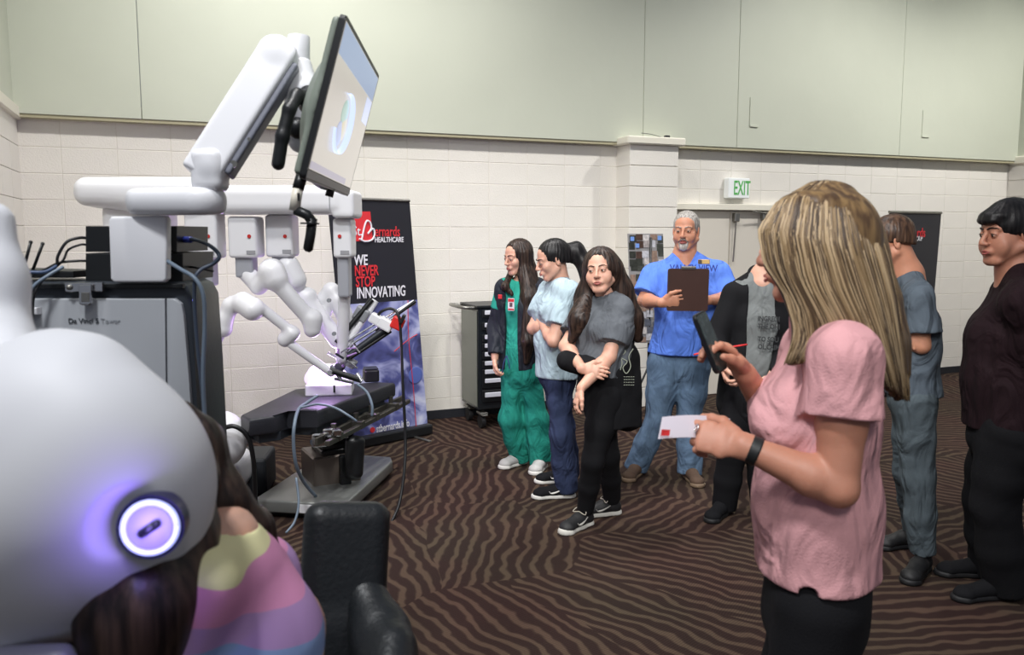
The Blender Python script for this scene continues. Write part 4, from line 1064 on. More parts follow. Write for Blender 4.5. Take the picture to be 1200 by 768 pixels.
# the raised phone
ph_c = P(832, 401, Yb - .0); up_ = nrm(P(817, 370, Yb) - P(846, 432, Yb)); pr = frame(y=up_, x=V(.50, .80, .1))
ph = thing('phone', 'smartphone in a black case held up by the woman in pink', 'phone', ph_c)
bm = NB(); prism(bm, rrect(.070, .142, .012), ph_c, pr, .010, .003); bmobj('case', bm, mat('black_case', srgb(20, 22, 24), .35), ph)
for sg in (-1, 1):
    bm = NB(); prism(bm, rrect(.063, .134, .009), ph_c + pr[:, 2] * .0056 * sg, pr, .001)
    bmobj('screen' if pr[:, 2][1] * sg > 0 else 'back_panel', bm, mat('phone_glass', srgb(52, 62, 62), .12, var=.5, vscale=70), ph)
# card in the other hand
ti = f.tips['L']; cc = P(811, 500, Yb - .105)
cR = frame(x=P(855, 494, Yb - .06) - P(771, 498, Yb - .12), y=V(0, .5, 1))
cd = thing('card', 'white printed card held flat in the left hand of the woman in pink', 'card', cc)
bm = NB()
quadgrid(bm, P(771, 515, Yb - .145), P(851, 517, Yb - .05), P(855, 491, Yb - .02), P(776, 489, Yb - .11), 8, 2, lambda u, v: V(0, 0, .006 * math.sin(math.pi * u)))
o = bmobj('sheet', bm, mat('card_white', srgb(222, 216, 226), .6), cd); md = o.modifiers.new('thick', 'SOLIDIFY'); md.thickness = .0012
bm = NB(); quadgrid(bm, P(774, 512, Yb - .149), P(784, 512, Yb - .137), P(785, 505, Yb - .127), P(775, 504.5, Yb - .141), 1, 1, lambda u, v: V(0, -.004, .003)); bmobj('red_logo', bm, M_redm, cd)

# ---- seated girl at the console
Yb = 1.30; base = V(P(220, 700, Yb)[0], Yb, .0)
r = thing('person', 'seated girl in a pastel striped t-shirt leaning into the white console', 'person', V(base[0], Yb, .42))
f = Fig(base, V(-.85, .5, 0), 1.6, False, 1.0, 0); f.o = r
hc = P(150, 560, 1.40); J = f.J
J.update(head=hc, neck=P(262, 628, 1.27), chest=P(285, 760, 1.25), waist=P(300, 900, 1.25), pelvis=P(320, 1010, 1.3), shL=P(222, 692, 1.12), shR=P(302, 674, 1.38), hipL=P(300, 1030, 1.2), hipR=P(310, 1030, 1.42),
         elL=P(150, 850, 1.05), elR=P(215, 860, 1.45), wrL=P(60, 840, 1.15), wrR=P(90, 850, 1.4), knL=P(60, 1080, 1.2), knR=P(80, 1080, 1.5), anL=V(-.75, 1.25, .09), anR=V(-.72, 1.5, .09))
f.hf = nrm(V(-.85, .35, -.45)); f.hs = .95
f.body(M_skin, vox=.006)
face_bits(r, f.Rh, f.Th, f.hs, H_dark)
def stripes_mat():
    m = mat('pastel_stripes', srgb(214, 150, 180), .8); nt = m.node_tree; N = nt.nodes.new; L = nt.links.new
    tc = N('ShaderNodeTexCoord'); sp = N('ShaderNodeVectorMath'); sp.operation = 'DOT_PRODUCT'
    ax = nrm(P(225, 760, 1.2) - P(295, 610, 1.2)); p0 = P(290, 614, 1.2) - V(base[0], Yb, .42); ln = .40
    sp.inputs[1].default_value = tuple(ax / ln); L(tc.outputs['Object'], sp.inputs[0])
    ma = N('ShaderNodeMath'); ma.operation = 'SUBTRACT'; ma.inputs[1].default_value = float(p0 @ ax / ln); L(sp.outputs['Value'], ma.inputs[0])
    nz = N('ShaderNodeTexNoise'); nz.inputs['Scale'].default_value = 5; L(tc.outputs['Object'], nz.inputs['Vector'])
    mb = N('ShaderNodeMath'); mb.operation = 'MULTIPLY_ADD'; mb.inputs[1].default_value = .05; L(nz.outputs['Fac'], mb.inputs[0]); L(ma.outputs[0], mb.inputs[2])
    r = N('ShaderNodeValToRGB'); r.color_ramp.interpolation = 'CONSTANT'
    cs = [(0, (222, 214, 210)), (.06, (224, 218, 168)), (.14, (214, 142, 182)), (.27, (176, 140, 190)), (.36, (132, 156, 200)), (.45, (206, 178, 160)), (.54, (170, 110, 168)), (.66, (214, 142, 182)), (.8, (224, 218, 168)), (.9, (132, 156, 200))]
    e = r.color_ramp.elements; e[0].position = 0; e[0].color = (*srgb(*cs[0][1]), 1); e[1].position = .06; e[1].color = (*srgb(*cs[1][1]), 1)
    for p_, c_ in cs[2:]: x = e.new(p_); x.color = (*srgb(*c_), 1)
    L(mb.outputs[0], r.inputs[0]); L(r.outputs[0], nt.nodes['Principled BSDF'].inputs['Base Color'])
    return m
S = SDF()
S.seg(J['waist'], J['chest'], (.14, .11), (.155, .115), side=J['shR'] - J['shL']); S.seg(J['chest'], (J['shL'] + J['shR']) / 2, (.15, .11), (.12, .075), side=J['shR'] - J['shL']); S.seg(J['shL'], J['shR'], .062)
for q in 'LR':
    sh, el = J['sh' + q], J['el' + q]; e_ = sh + (el - sh) * .55; S.seg(sh, e_, .062, .066, k=.03, flat=True); S.seg(sh * .6 + J['neck'] * .4, J['neck'] - V(0, 0, .02), .045, .046, k=.03)
S.seg(J['waist'], J['pelvis'], (.15, .12), (.16, .13), side=J['shR'] - J['shL'])
S.ell(J['neck'] + V(-.015, -.01, .035), (.070, .075, .055), k=.004, op='-')
npmesh('striped_t_shirt', S.build(.006, .04, folds(83, .010, 16)), stripes_mat(), r)
S = SDF()
for q in 'LR': S.chain([J['hip' + q], J['kn' + q], J['an' + q]], [.09, .065, .05], k=.03)
S.seg(J['hipL'], J['hipR'], .10)
npmesh('trousers', S.build(.01, .03), M_denim_dk, r)
f.shoes(BLK, M_white_rub, 'sneaker', L=.24)
def ex(S, T, R):
    S.chain([T(0, -.06, .02), P(228, 520, 1.30), P(262, 585, 1.30), P(296, 618, 1.33), P(325, 640, 1.36)], [.085, .038, .030, .026, .006], k=.04)
    S.chain([T(-.03, 0, -.03), P(190, 640, 1.14), P(165, 705, 1.07), P(150, 800, 1.04)], [.08, .07, .072, .06], k=.04)
    S.chain([T(0, -.02, .05), P(205, 490, 1.30), P(235, 560, 1.24), P(238, 610, 1.18)], [.07, .022, .018, .018], k=.03)
f.cap(H_dark, extra=ex, low=-.4, seed=16, amp=.003, thick=.014, vox=.0055)
# ---------------------------------------------------------------- equipment
M_plastic = mat('white_plastic', srgb(226, 226, 230), .32, var=.01)
M_panelg = mat('pale_grey_panel', srgb(168, 171, 176), .42, var=.015)
M_char = mat('charcoal_plastic', srgb(40, 45, 52), .4, bump=.05)
M_blackp = mat('black_plastic', srgb(20, 22, 24), .4)
M_greyp = mat('mid_grey_plastic', srgb(140, 142, 148), .4)
M_cable = mat('black_cable', srgb(20, 21, 24), .45)
M_cableg = mat('grey_cable', srgb(110, 124, 140), .45)
XZ = np.stack([V(1, 0, 0), V(0, 0, 1), V(0, -1, 0)], 1)     # prism frame: local x right, y up, z towards the camera
def px_prism(bm, pts, Y, depth, bev=.0, seg=3):
    """outline given by image points on the plane at distance Y, extruded away from the camera"""
    q = [P(x, y, Y) for x, y in pts]; c = V(q[0][0], Y + depth / 2, q[0][2])
    prism(bm, [(p[0] - c[0], p[2] - c[2]) for p in q], c, XZ, depth, bev, seg)

# ---- tower
YT = 2.25; tx = P(110, 400, YT)[0]
tw = thing('equipment_tower', 'pale grey and black wheeled equipment tower with a swing arm on top', 'medical tower', V(tx, YT + .25, 0))
zt = P(0, 331, YT)[2]
def X_(x, Y=YT): return P(x, 384, Y)[0]
bm = NB()
zs = [(P(-60, 331, YT)), P(205, 331, YT), P(216, 336, YT), P(223, 350, YT), P(227, 430, YT), P(232, 520, YT)]
poly = [(p[0] - tx, p[2]) for p in zs] + [(P(236, 520, YT)[0] - tx, .14), (P(-70, 520, YT)[0] - tx, .14)]
prism(bm, poly, V(tx, YT + .12, 0), XZ, .22, .014); bmobj('frame', bm, M_char, tw, True, angle=40)
def panel(name, pts, zb, m, dy=0.0, th=.02):
    bm = NB(); q = [P(x, y, YT) for x, y in pts]; poly = [(p[0] - tx, p[2]) for p in q]
    prism(bm, poly, V(tx, YT + th / 2 - .006 + dy, 0), XZ, th, .004); return bmobj(name, bm, m, tw, True, angle=40)
def zpx(z, Y=YT):      # image row of a height at distance Y
    lo_, hi_ = -3000., 9000.
    for _ in range(50):
        mi = (lo_ + hi_) / 2
        if P(0, mi, Y)[2] > z: lo_ = mi
        else: hi_ = mi
    return lo_
yb = zpx(.17)
panel('front_panel', [(-45, 350), (194, 350), (196, 520), (196, yb), (-45, yb)], 0, M_panelg)
panel('side_panel', [(196, 350), (205, 350), (213, 356), (216, 370), (222, 440), (227, 520), (227, yb), (198, yb), (198, 520)], 0, M_panelg)
bm = NB(); px_prism(bm, [(-40, 333), (214, 333), (214, 338), (-40, 338)], YT - .004, .02, .002); bmobj('top_rail', bm, M_blackp, tw)
text_mesh('model_lettering', 'Da Vinci 5', .0195, P(80, 379, YT - .008), XZ, mat('dark_lettering', srgb(60, 64, 70), .5), tw, xs=1.02, bold=.0003, ext=.0004)
text_mesh('model_lettering', 'Tower', .0195, P(118, 379, YT - .008), XZ, mat('pale_lettering', srgb(140, 144, 150), .5), tw, xs=1.0, ext=.0004)
bm = NB(); cyl(bm, P(226, 352, YT - .002), P(226, 352, YT - .006), .002); bmobj('indicator', bm, mat('blue_led', (.1, .1, .6), .3, emit=(.2, .2, 1), estr=3), tw)
bm = NB(); c = P(97, 336, YT - .012)
px_prism(bm, [(75, 332), (120, 331), (120, 342), (112, 342), (108, 340), (88, 341), (84, 343), (76, 342)], YT - .022, .012, .002); bmobj('latch_plate', bm, M_chrome, tw)
bm = NB(); px_prism(bm, [(92, 334), (107, 334), (107, 356), (104, 358), (95, 358), (92, 356)], YT - .034, .010, .003); lt = bmobj('latch_tongue', bm, M_chrome, tw)
bm = NB(); px_prism(bm, [(95, 343), (104, 343), (104, 354), (95, 354)], YT - .037, .004, .001); bmobj('latch_slot', bm, M_steel, lt)
bm = NB(); sphere(bm, P(81, 337, YT - .024), .008); bmobj('latch_knob', bm, M_steel, tw, True)
for x in (-30, 225):
    for dy in (.08, .44):
        bm = NB(); c = V(X_(x), YT + dy * .5, .06); cyl(bm, c - V(.02, 0, 0), c + V(.02, 0, 0), .06); box(bm, c + V(0, 0, .07), (.06, .07, .04), I3, .005); bmobj('caster', bm, M_blk_rub, tw)
bm = NB(); px_prism(bm, [(25, 361), (43, 361), (43, 369), (25, 369)], YT - .03, .025, .003); bmobj('cable_clip', bm, M_plastic, tw)
# the swing arm
zd = lambda y, Y: P(0, y, Y)[2]
bm = NB(); px_prism(bm, [(130, 254), (192, 253), (195, 257), (195, 327), (191, 331), (133, 331), (129, 327), (127, 258)], 2.22, .035, .006); bmobj('arm_post', bm, M_plastic, tw, True, angle=40)
S = SDF(); Ya = 2.22
a = P(176, 236, Ya + .03); b = P(236, 236, Ya - .02); hz = .040
S.seg(a, b, .062, .064, k=.02); S.pr[-1] = dict(S.pr[-1]); S.plane(V(0, 0, zd(220, Ya)), Z3, .02); S.plane(V(0, 0, zd(252, Ya)), -Z3, .012)
npmesh('lower_arm', S.build(.005, .01), M_plastic, tw)
S = SDF(); S.rbox(P(246, 200, Ya - .02), (.041, .044, .056), I3, .022); S.ell(P(250, 196, Ya - .02), (.046, .046, .05))
npmesh('elbow', S.build(.005, .01), M_plastic, tw)
la, lb = P(247, 190, Ya - .02), P(328, 62, Ya + .06)
ld = nrm(lb - la); ln_ = nrm(np.cross(ld, V(0, -1, 0)));  ln_ = ln_ if ln_[0] > 0 else -ln_
S = SDF(); lR = frame(x=ln_, z=ld); S.rbox((la + lb) / 2, (.050, .036, np.linalg.norm(lb - la) / 2 + .048), lR, .012); S.ell(lb, (.050, .036, .05), lR, .02); S.plane(lb + ld * .040 - ln_ * .02, nrm(ld - ln_ * .6), .03); S.plane(lb + ld * .040 + ln_ * .02, nrm(ld + ln_ * .6), .03)
npmesh('upper_arm', S.build(.0045, .01), M_plastic, tw)
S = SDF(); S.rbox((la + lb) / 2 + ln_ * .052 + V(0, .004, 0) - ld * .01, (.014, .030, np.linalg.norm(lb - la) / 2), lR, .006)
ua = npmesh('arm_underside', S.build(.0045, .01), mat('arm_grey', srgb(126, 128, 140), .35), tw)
for t in (.02, .24):
    bm = NB(); c = la + ld * (t * .35 + .02) + ln_ * .060 + V(0, -.022, 0); cyl(bm, c, c + V(0, -.005, 0) , .010 if t < .1 else .005); bmobj('screw', bm, M_steel, ua)
YN = 2.32
bm = NB(); tube(bm, [P(350, y, YN) for y in (42, 44, 60, 70)], lambda t: .030 if t > .3 else .0285, 24); bmobj('arm_head', bm, M_plastic, tw, True, angle=50)
S = SDF(); S.seg(P(350, 70, YN), P(353, 105, YN), .031, .048, flat0=True); S.seg(P(353, 105, YN), P(352, 165, YN + .02), .048, .034); 
npmesh('neck', S.build(.005, .01), M_plastic, tw)

# ---- monitor
c4 = [(409, 27), (446, 95), (406, 227), (353, 205)]
Rr = np.array([ray(*q) for q in c4]); A_ = np.stack([Rr[0], -Rr[1], Rr[2], -Rr[3]], 1)
t_ = np.linalg.svd(A_)[2][-1]; t_ = t_ / t_[0] * (2.10 / Rr[0][1]); Q = EYE + Rr * t_[:, None]
mc = Q.mean(0); mx_ = nrm(Q[1] - Q[0]); my_ = nrm(Q[0] - Q[3]); mR = frame(x=mx_, y=my_); mw, mh = np.linalg.norm(Q[1] - Q[0]), np.linalg.norm(Q[0] - Q[3])
if np.dot(mR[:, 2], EYE - mc) < 0: print('MONITOR FLIP')
mo = thing('monitor', 'wide touchscreen monitor tilted on the white swing arm', 'monitor', mc - V(0, 0, .2))
def mp_(u, v, w): return mc + mR @ V(u * mw / 2, v * mh / 2, w)
bm = NB(); prism(bm, rrect(mw, mh, .012), mp_(0, 0, -.008), mR, .016, .003); bmobj('bezel', bm, M_blackp, mo)
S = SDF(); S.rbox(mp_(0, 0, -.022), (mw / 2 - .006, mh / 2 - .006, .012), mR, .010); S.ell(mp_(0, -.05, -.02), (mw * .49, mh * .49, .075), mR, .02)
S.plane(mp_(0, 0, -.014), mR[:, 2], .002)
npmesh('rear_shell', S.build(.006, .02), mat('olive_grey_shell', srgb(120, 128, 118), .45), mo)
M_scr = mat('screen_light', (.02, .02, .02), .2, emit=srgb(196, 190, 182), estr=.85); M_scrb = mat('screen_blue', (.02, .02, .02), .2, emit=srgb(150, 170, 205), estr=.8)
def sq(name, u0, u1, v0, v1, m, w=.0012): 
    bm = NB(); box(bm, mp_((u0 + u1) / 2, (v0 + v1) / 2, w), ((u1 - u0) * mw / 2, (v1 - v0) * mh / 2, .0012), mR); return bmobj(name, bm, m, scr if name != 'screen' else mo)
scr = None
scr = sq('screen', -.965, .965, -.86, .94, M_scr, .0004)
sq('screen_frame', -.99, .99, -.97, -.88, mat('bezel_grey', srgb(150, 150, 150), .4))
sq('menu_bar', -.96, .94, .56, .93, M_scrb); sq('side_tile', .62, .94, .16, .54, mat('screen_pale_blue', (.02, .02, .02), .2, emit=srgb(205, 215, 245), estr=.9)); sq('bottom_bar', -.96, .6, -.85, -.76, mat('screen_lilac', (.02, .02, .02), .2, emit=srgb(176, 170, 190), estr=.7))
bm = NB(); tube(bm, [mp_(.28 * math.sin(a) * 1.0 - .22, .40 * math.cos(a) - .10, .003) for a in np.linspace(-.3, 4.4, 26)], lambda t: .006 + .008 * math.sin(math.pi * t), 8, 0, .25)
bmobj('glowing_curve', bm, mat('screen_glow', (.02, .02, .02), .2, emit=srgb(200, 215, 255), estr=1.3), scr, True)
for k_, (u, v, c_) in enumerate(((-.2, .05, (170, 200, 190)), (-.12, -.15, (215, 205, 170)), (-.24, -.25, (180, 190, 225)))):
    bm = NB(); sphere(bm, mp_(u, v, .0016), (.05, .035, .0015), mR); bmobj('scan_patch', bm, mat('scan_%s' % 'abc'[k_], (.02, .02, .02), .2, emit=srgb(*c_), estr=.85), scr, True)
S = SDF(); S.chain([P(360, 116, 2.22), P(348, 112, 2.16), P(339, 128, 2.13), P(331, 160, 2.12), P(326, 192, 2.12)], [.022, .018, .016, .0165, .0165], k=.01); S.ell(P(362, 118, 2.24), (.03, .035, .04))
npmesh('handle', S.build(.004, .01), M_blackp, mo)
bm = NB(); sphere(bm, P(349, 150, 2.3), .03); bmobj('pivot', bm, M_blackp, mo, True)
bm = NB(); cyl(bm, mp_(.2, -.97, -.01), mp_(.2, -1.10, -.01), .012); bmobj('knob', bm, M_blackp, mo, True)
wd = thing('endoscope_handle', 'black and white camera handpiece hanging under the tilted monitor', 'camera handpiece', P(352, 250, 2.12))
bm = NB(); tube(bm, [P(354, 205, 2.13), P(349, 222, 2.12)], .015, 12); bmobj('grip', bm, M_blackp, wd, True)
bm = NB(); tube(bm, [P(349, 221, 2.12), P(345, 247, 2.12)], .014, 12); bmobj('sleeve', bm, mat('cream_plastic', srgb(214, 208, 194), .4), wd, True)
bm = NB(); box(bm, P(350, 231, 2.105), (.006, .004, .02), I3); bmobj('mark', bm, M_blackp, wd)
bm = NB(); tube(bm, [P(346, 246, 2.12), P(360, 252, 2.12), P(366, 260, 2.12)], .013, 10); bmobj('joint', bm, M_blackp, wd, True)
bm = NB(); tube(bm, [P(366, 256, 2.12), P(364, 275, 2.12), P(361, 292, 2.12), P(360, 295, 2.12)], lambda t: .013 if t < .95 else .007, 12); bmobj('tip', bm, M_blackp, wd, True)
bm = NB(); cyl(bm, P(363, 261, 2.12), P(363, 263, 2.12), .024); bmobj('flange', bm, M_blackp, wd)

# ---- boxes and router standing on the tower
for nm, lab, y0, y1, x1 in (('control_unit', 'black control unit, upper of the two stacked on the tower', 265, 295.5, 207), ('control_unit', 'black control unit, lower of the two stacked on the tower', 297, 330, 214)):
    Yu = 2.31; o = thing(nm, lab, 'electronics', P((100 + x1) / 2, y1, Yu + .1), group='control units on the tower')
    bm = NB(); px_prism(bm, [(100, y0), (x1, y0), (x1, y1), (100, y1)], Yu, .24, .003); bmobj('case', bm, M_blackp, o)
    bm = NB(); a = P(x1, (y0 + y1) / 2, Yu + .12); h_ = P(0, y0, Yu)[2] - P(0, y1, Yu)[2]; box(bm, a + V(.004, 0, 0), (.008, .2, h_ * .86), I3, .001); bmobj('port_plate', bm, M_steel, o)
    for q in range(3):
        bm = NB(); box(bm, a + V(.010, -.08 + .035 * q, 0), (.008, .018, .014), I3, .001); bmobj('socket', bm, mat('blue_socket', srgb(70, 90, 200), .4) if q == 0 else M_blackp, o)
ro = thing('router', 'flat black router with two antennas lying on the tower top', 'router', P(48, 326, 2.36))
bm = NB(); px_prism(bm, [(12, 316), (86, 318), (86, 326), (13, 326)], 2.30, .13, .004); bmobj('case', bm, M_blackp, ro)
for a, b in (((27, 318), (36, 284)), ((38, 318), (50, 286))):
    bm = NB(); tube(bm, [P(*a, 2.32), P(*b, 2.32)], .0055, 8, 0, .7); sphere(bm, P(*b, 2.32), .0055, u=8, v=6); bmobj('antenna', bm, M_blackp, ro, True)
def cable(lab, pts, r, m, group=None, sm=6):
    bm = NB(); tube(bm, [P(*p) for p in pts], r, 8, sm); o = bmobj('cable', bm, m, None, True)
    org = V(*P(*pts[-1])); o.data.transform(Matrix.Translation(Vector(-org))); o.location = org
    return tag(o, lab, 'cable', group)
Yc = 2.24
cable('black lead, uppermost of the three plugged into the left of the upper unit', [(102, 279, Yc + .1), (92, 279, Yc + .08), (78, 284, Yc + .06), (68, 300, Yc + .05), (66, 312, Yc + .05), (55, 320, Yc + .04)], .0042, M_cable)
cable('thin black lead with grey plug in the left of the upper unit', [(102, 287, Yc + .1), (94, 287, Yc + .08), (80, 293, Yc + .07), (74, 305, Yc + .06), (60, 318, Yc + .05)], .0032, M_cable)
cable('black lead plugged into the left of the lower unit', [(102, 306, Yc + .1), (90, 306, Yc + .08), (70, 308, Yc + .06), (55, 315, Yc + .05), (40, 322, Yc + .04)], .0036, M_cable)
cable('blue-grey lead looping over the tower edge by the router', [(66, 312, Yc), (52, 319, Yc - .03), (30, 320, Yc - .05), (19, 330, Yc - .06), (20, 350, Yc - .06), (25, 366, Yc - .05), (27, 400, Yc - .04)], .0046, mat('blue_cable', srgb(60, 78, 110), .45))
cable('grey lead hanging beside the cable clip of the tower', [(74, 313, Yc), (58, 322, Yc - .03), (40, 335, Yc - .05), (31, 352, Yc - .06), (26, 375, Yc - .05), (22, 400, Yc - .05)], .0046, M_cableg)
cable('black lead running down behind the cable clip', [(62, 316, Yc), (50, 328, Yc - .03), (40, 345, Yc - .05), (38, 370, Yc - .04), (39, 396, Yc - .04)], .0042, M_cable)
cable('thick black lead entering from the left edge above the tower', [(-20, 312, Yc), (0, 316, Yc), (14, 322, Yc + .03), (30, 325, Yc + .05)], .006, M_cable)
cable('dark lead with a blue plug looping from the upper unit down the tower side', [(214, 281, Yc + .15), (228, 281, Yc + .08), (246, 288, Yc), (257, 300, Yc - .02), (250, 309, Yc - .02), (236, 316, Yc - .03), (229, 326, Yc - .04), (228, 352, Yc - .03), (231, 400, Yc - .02), (238, 470, Yc - .01), (242, 540, Yc)], .0055, mat('slate_cable', srgb(62, 72, 88), .45))
cable('pale grey lead running down the right side of the tower', [(196, 306, Yc - .01), (212, 316, Yc - .03), (228, 326, Yc - .05), (238, 345, Yc - .05), (240, 380, Yc - .04), (238, 440, Yc - .03), (241, 500, Yc - .01), (246, 560, Yc)], .0058, M_cableg)
cable('short black lead plugged into the right of the lower unit', [(214, 313, Yc + .15), (224, 313, Yc + .12), (236, 315, Yc + .1), (250, 318, Yc + .12)], .0034, M_cable)
bm = NB(); tube(bm, [P(211, 281, Yc + .14), P(224, 281, Yc + .10)], .009, 8); tag(bmobj('plug', bm, mat('blue_plug', srgb(52, 66, 160), .4), None, True), 'blue plug in the right side of the upper control unit', 'plug')

# ---- surgeon console
con = thing('surgeon_console', 'large white surgeon console head with a glowing violet ring, lower left', 'medical console', V(P(60, 600, 1.2)[0], 1.25, 0))
YC = 1.02
S = SDF()
def cp(x, y, Y): return P(x, y, Y)
S.ell(P(100, 560, 1.10), (.145, .13, .165), k=.05)
S.seg(P(70, 480, 1.12), P(150, 545, 1.12), .095, .095, k=.06)
S.seg(P(50, 520, 1.12), P(154, 596, 1.12), (.105, .11), (.096, .10), side=(0, 1, 0), k=.06)
S.seg(P(30, 655, 1.12), P(138, 635, 1.12), .135, .094, k=.05)
S.seg(P(-60, 600, 1.14), P(60, 590, 1.12), .20, .16, k=.06)
S.seg(P(-60, 520, 1.14), P(30, 505, 1.12), .13, .10, k=.06)
S.seg(P(70, 432, 1.14), P(100, 440, 1.13), .040, .045, k=.05)
S.seg(P(-10, 470, 1.12), P(-60, 470, 1.15), .05, .05, k=.05)
ringc = P(174, 621, .985); rn = nrm(V(.22, -1, .10)); rR = frame(x=V(1, .22, 0), z=rn)
el_ax = nrm(rR[:, 0] * .72 + rR[:, 1] * .69); eR = frame(x=el_ax, z=rn)
S.ell(ringc + rn * .004 + (-rR[:, 0] * .005), V(.078, .064, .044), eR, .006, '-')
npmesh('head_shell', S.build(.0049, .04), mat('console_white', srgb(214, 214, 218), .55), con)
bm = NB(); cyl(bm, ringc - rn * .050, ringc - rn * .012, .040, .040, 40); ds = bmobj('dial_body', bm, mat('dial_navy', srgb(26, 24, 70), .3), con, True, angle=40)
bm = NB(); cyl(bm, ringc - rn * .012, ringc - rn * .006, .029, .027, 40); bmobj('dial_face', bm, mat('dial_grey', srgb(150, 150, 160), .4), con, True, angle=40)
bm = NB(); n_ = 48
tube(bm, [ringc - rn * .009 + (rR[:, 0] * math.cos(a) + rR[:, 1] * math.sin(a)) * .0315 for a in np.linspace(0, 2 * math.pi, n_)], .0036, 10)
bmobj('light_ring', bm, mat('violet_led', (.5, .5, 1), .3, emit=(.50, .56, 1.0), estr=1.1), con, True)
sl = nrm(rR[:, 0] * .8 + rR[:, 1] * .5); bm = NB(); tube(bm, [ringc - rn * .004 - sl * .010, ringc - rn * .004 + sl * .010], .0055, 12); 
for sg in (-1, 1): sphere(bm, ringc - rn * .004 + sl * .010 * sg, .0055, u=12, v=8)
bmobj('dial_slot', bm, M_blackp, con, True)
lp = bpy.data.lights.new('console_ring_light', 'POINT'); lp.energy = .4; lp.color = (.30, .20, 1); lp.shadow_soft_size = .02; lo_ = bpy.data.objects.new('console_ring_light', lp); COL.objects.link(lo_); lo_.location = ringc + rn * .026
S = SDF(); S.seg(P(-8, 330, 1.25), P(-8, 440, 1.22), .046, .060, k=.02); S.seg(P(-6, 420, 1.2), P(10, 445, 1.15), .06, .05); S.seg(P(-8, 260, 1.27), P(-8, 330, 1.25), .03, .04, k=.03)
npmesh('column_neck', S.build(.006, .03), M_plastic, con)
S = SDF(); S.seg(P(-30, 600, 1.35), V(P(-30, 600, 1.35)[0], 1.45, .15), .11, .12); S.rbox(V(P(-30, 600, 1.35)[0], 1.35, .10), (.30, .35, .07), I3, .03)
npmesh('pedestal', S.build(.014, .04), M_plastic, con)
S = SDF(); S.seg(P(40, 800, 1.05), P(140, 690, 1.16), .028, .02, k=.02); S.seg(P(-50, 780, 1.0), P(70, 775, 1.0), .022, .022, k=.02)
npmesh('arm_rest_tube', S.build(.006, .02), M_greyp, con)

# ---- black leather chair
ch = thing('office_chair', 'black leather chair at the bottom edge behind the seated girl', 'chair', V(P(410, 700, 1.62)[0], 1.62, 0))
M_leath = mat('black_leather', srgb(26, 29, 32), .42, bump=.15, bscale=90)
S = SDF(); cR2 = frame(x=V(1, .35, -.12), y=V(0, .25, 1)); S.rbox(P(403, 686, 1.62), (.088, .168, .038), cR2, .036); S.rbox(P(398, 770, 1.60), (.075, .10, .05), cR2, .04, .04)
npmesh('backrest', S.build(.007, .04), M_leath, ch)
S = SDF(); S.seg(P(428, 700, 1.62), P(446, 745, 1.56), .045, .055); S.seg(P(446, 745, 1.56), P(455, 800, 1.48), .055, .06); S.seg(P(462, 760, 1.50), P(455, 830, 1.40), .042, .05)
npmesh('armrest', S.build(.006, .03), M_leath, ch)
sc = V(P(410, 700, 1.62)[0] - .02, 1.38, .47)
S = SDF(); S.rbox(sc, (.24, .24, .05), I3, .045); npmesh('seat', S.build(.012, .02), M_leath, ch)
bm = NB(); cyl(bm, sc - V(0, 0, .05), V(sc[0], sc[1], .10), .03, .03); bmobj('post', bm, M_steel, ch)
for i in range(5):
    a = 2 * math.pi * i / 5; bm = NB(); e = V(sc[0] + .28 * math.cos(a), sc[1] + .28 * math.sin(a), .07); tube(bm, [V(sc[0], sc[1], .12), e], .022, 8); sphere(bm, e - V(0, 0, .035), .033, u=10, v=8); bmobj('leg', bm, M_blackp, ch)
# ---------------------------------------------------------------- patient cart, table, banners, cabinet
YR = 4.80
pc = thing('surgical_robot', 'white four-armed surgical robot cart reaching over the black table', 'surgical robot', V(P(170, 300, YR)[0], YR, 0))
M_rw = mat('robot_white', srgb(228, 228, 232), .35)
S = SDF()
S.rbox(P(285, 235, YR), (.60, .17, .080), rz3(0), .05, .03)
S.rbox(P(176, 226, YR - .03), (.36, .20, .080), rz3(0), .07, .05); S.ell(P(170, 234, YR - .03), (.28, .17, .07), k=.05)
S.rbox(P(407, 240, YR - .02), (.062, .14, .078), I3, .02, .01)
npmesh('boom', S.build(.012, .03), M_rw, pc)
bm = NB(); box(bm, P(386, 236, YR - .175), (.004, .004, .12), I3); bmobj('seam', bm, M_greyp, pc)
S = SDF(); b_ = P(165, 250, YR + .05); S.rbox(V(b_[0], b_[1], b_[2] / 2 + .1), (.16, .17, b_[2] / 2 - .05), I3, .05); S.rbox(V(b_[0] + .1, YR, .20), (.42, .36, .13), I3, .09, .05)
npmesh('column', S.build(.018, .04), M_rw, pc)
M_foot = mat('dark_base', srgb(34, 37, 42), .6, var=.05)
bm = NB(); a = G(270, 583); box(bm, V(a[0] - .02, a[1] + .16, .125), (.46, .34, .24), rz3(.1), .02); bmobj('foot', bm, M_foot, pc)
S = SDF(); S.ell(P(262, 515, YR - .25), (.13, .12, .16)); S.plane(V(0, 0, P(0, 545, YR - .25)[2]), -Z3, .01); npmesh('skirt', S.build(.01, .02), M_rw, pc)
M_red = mat('red_dot', srgb(190, 40, 36), .4)
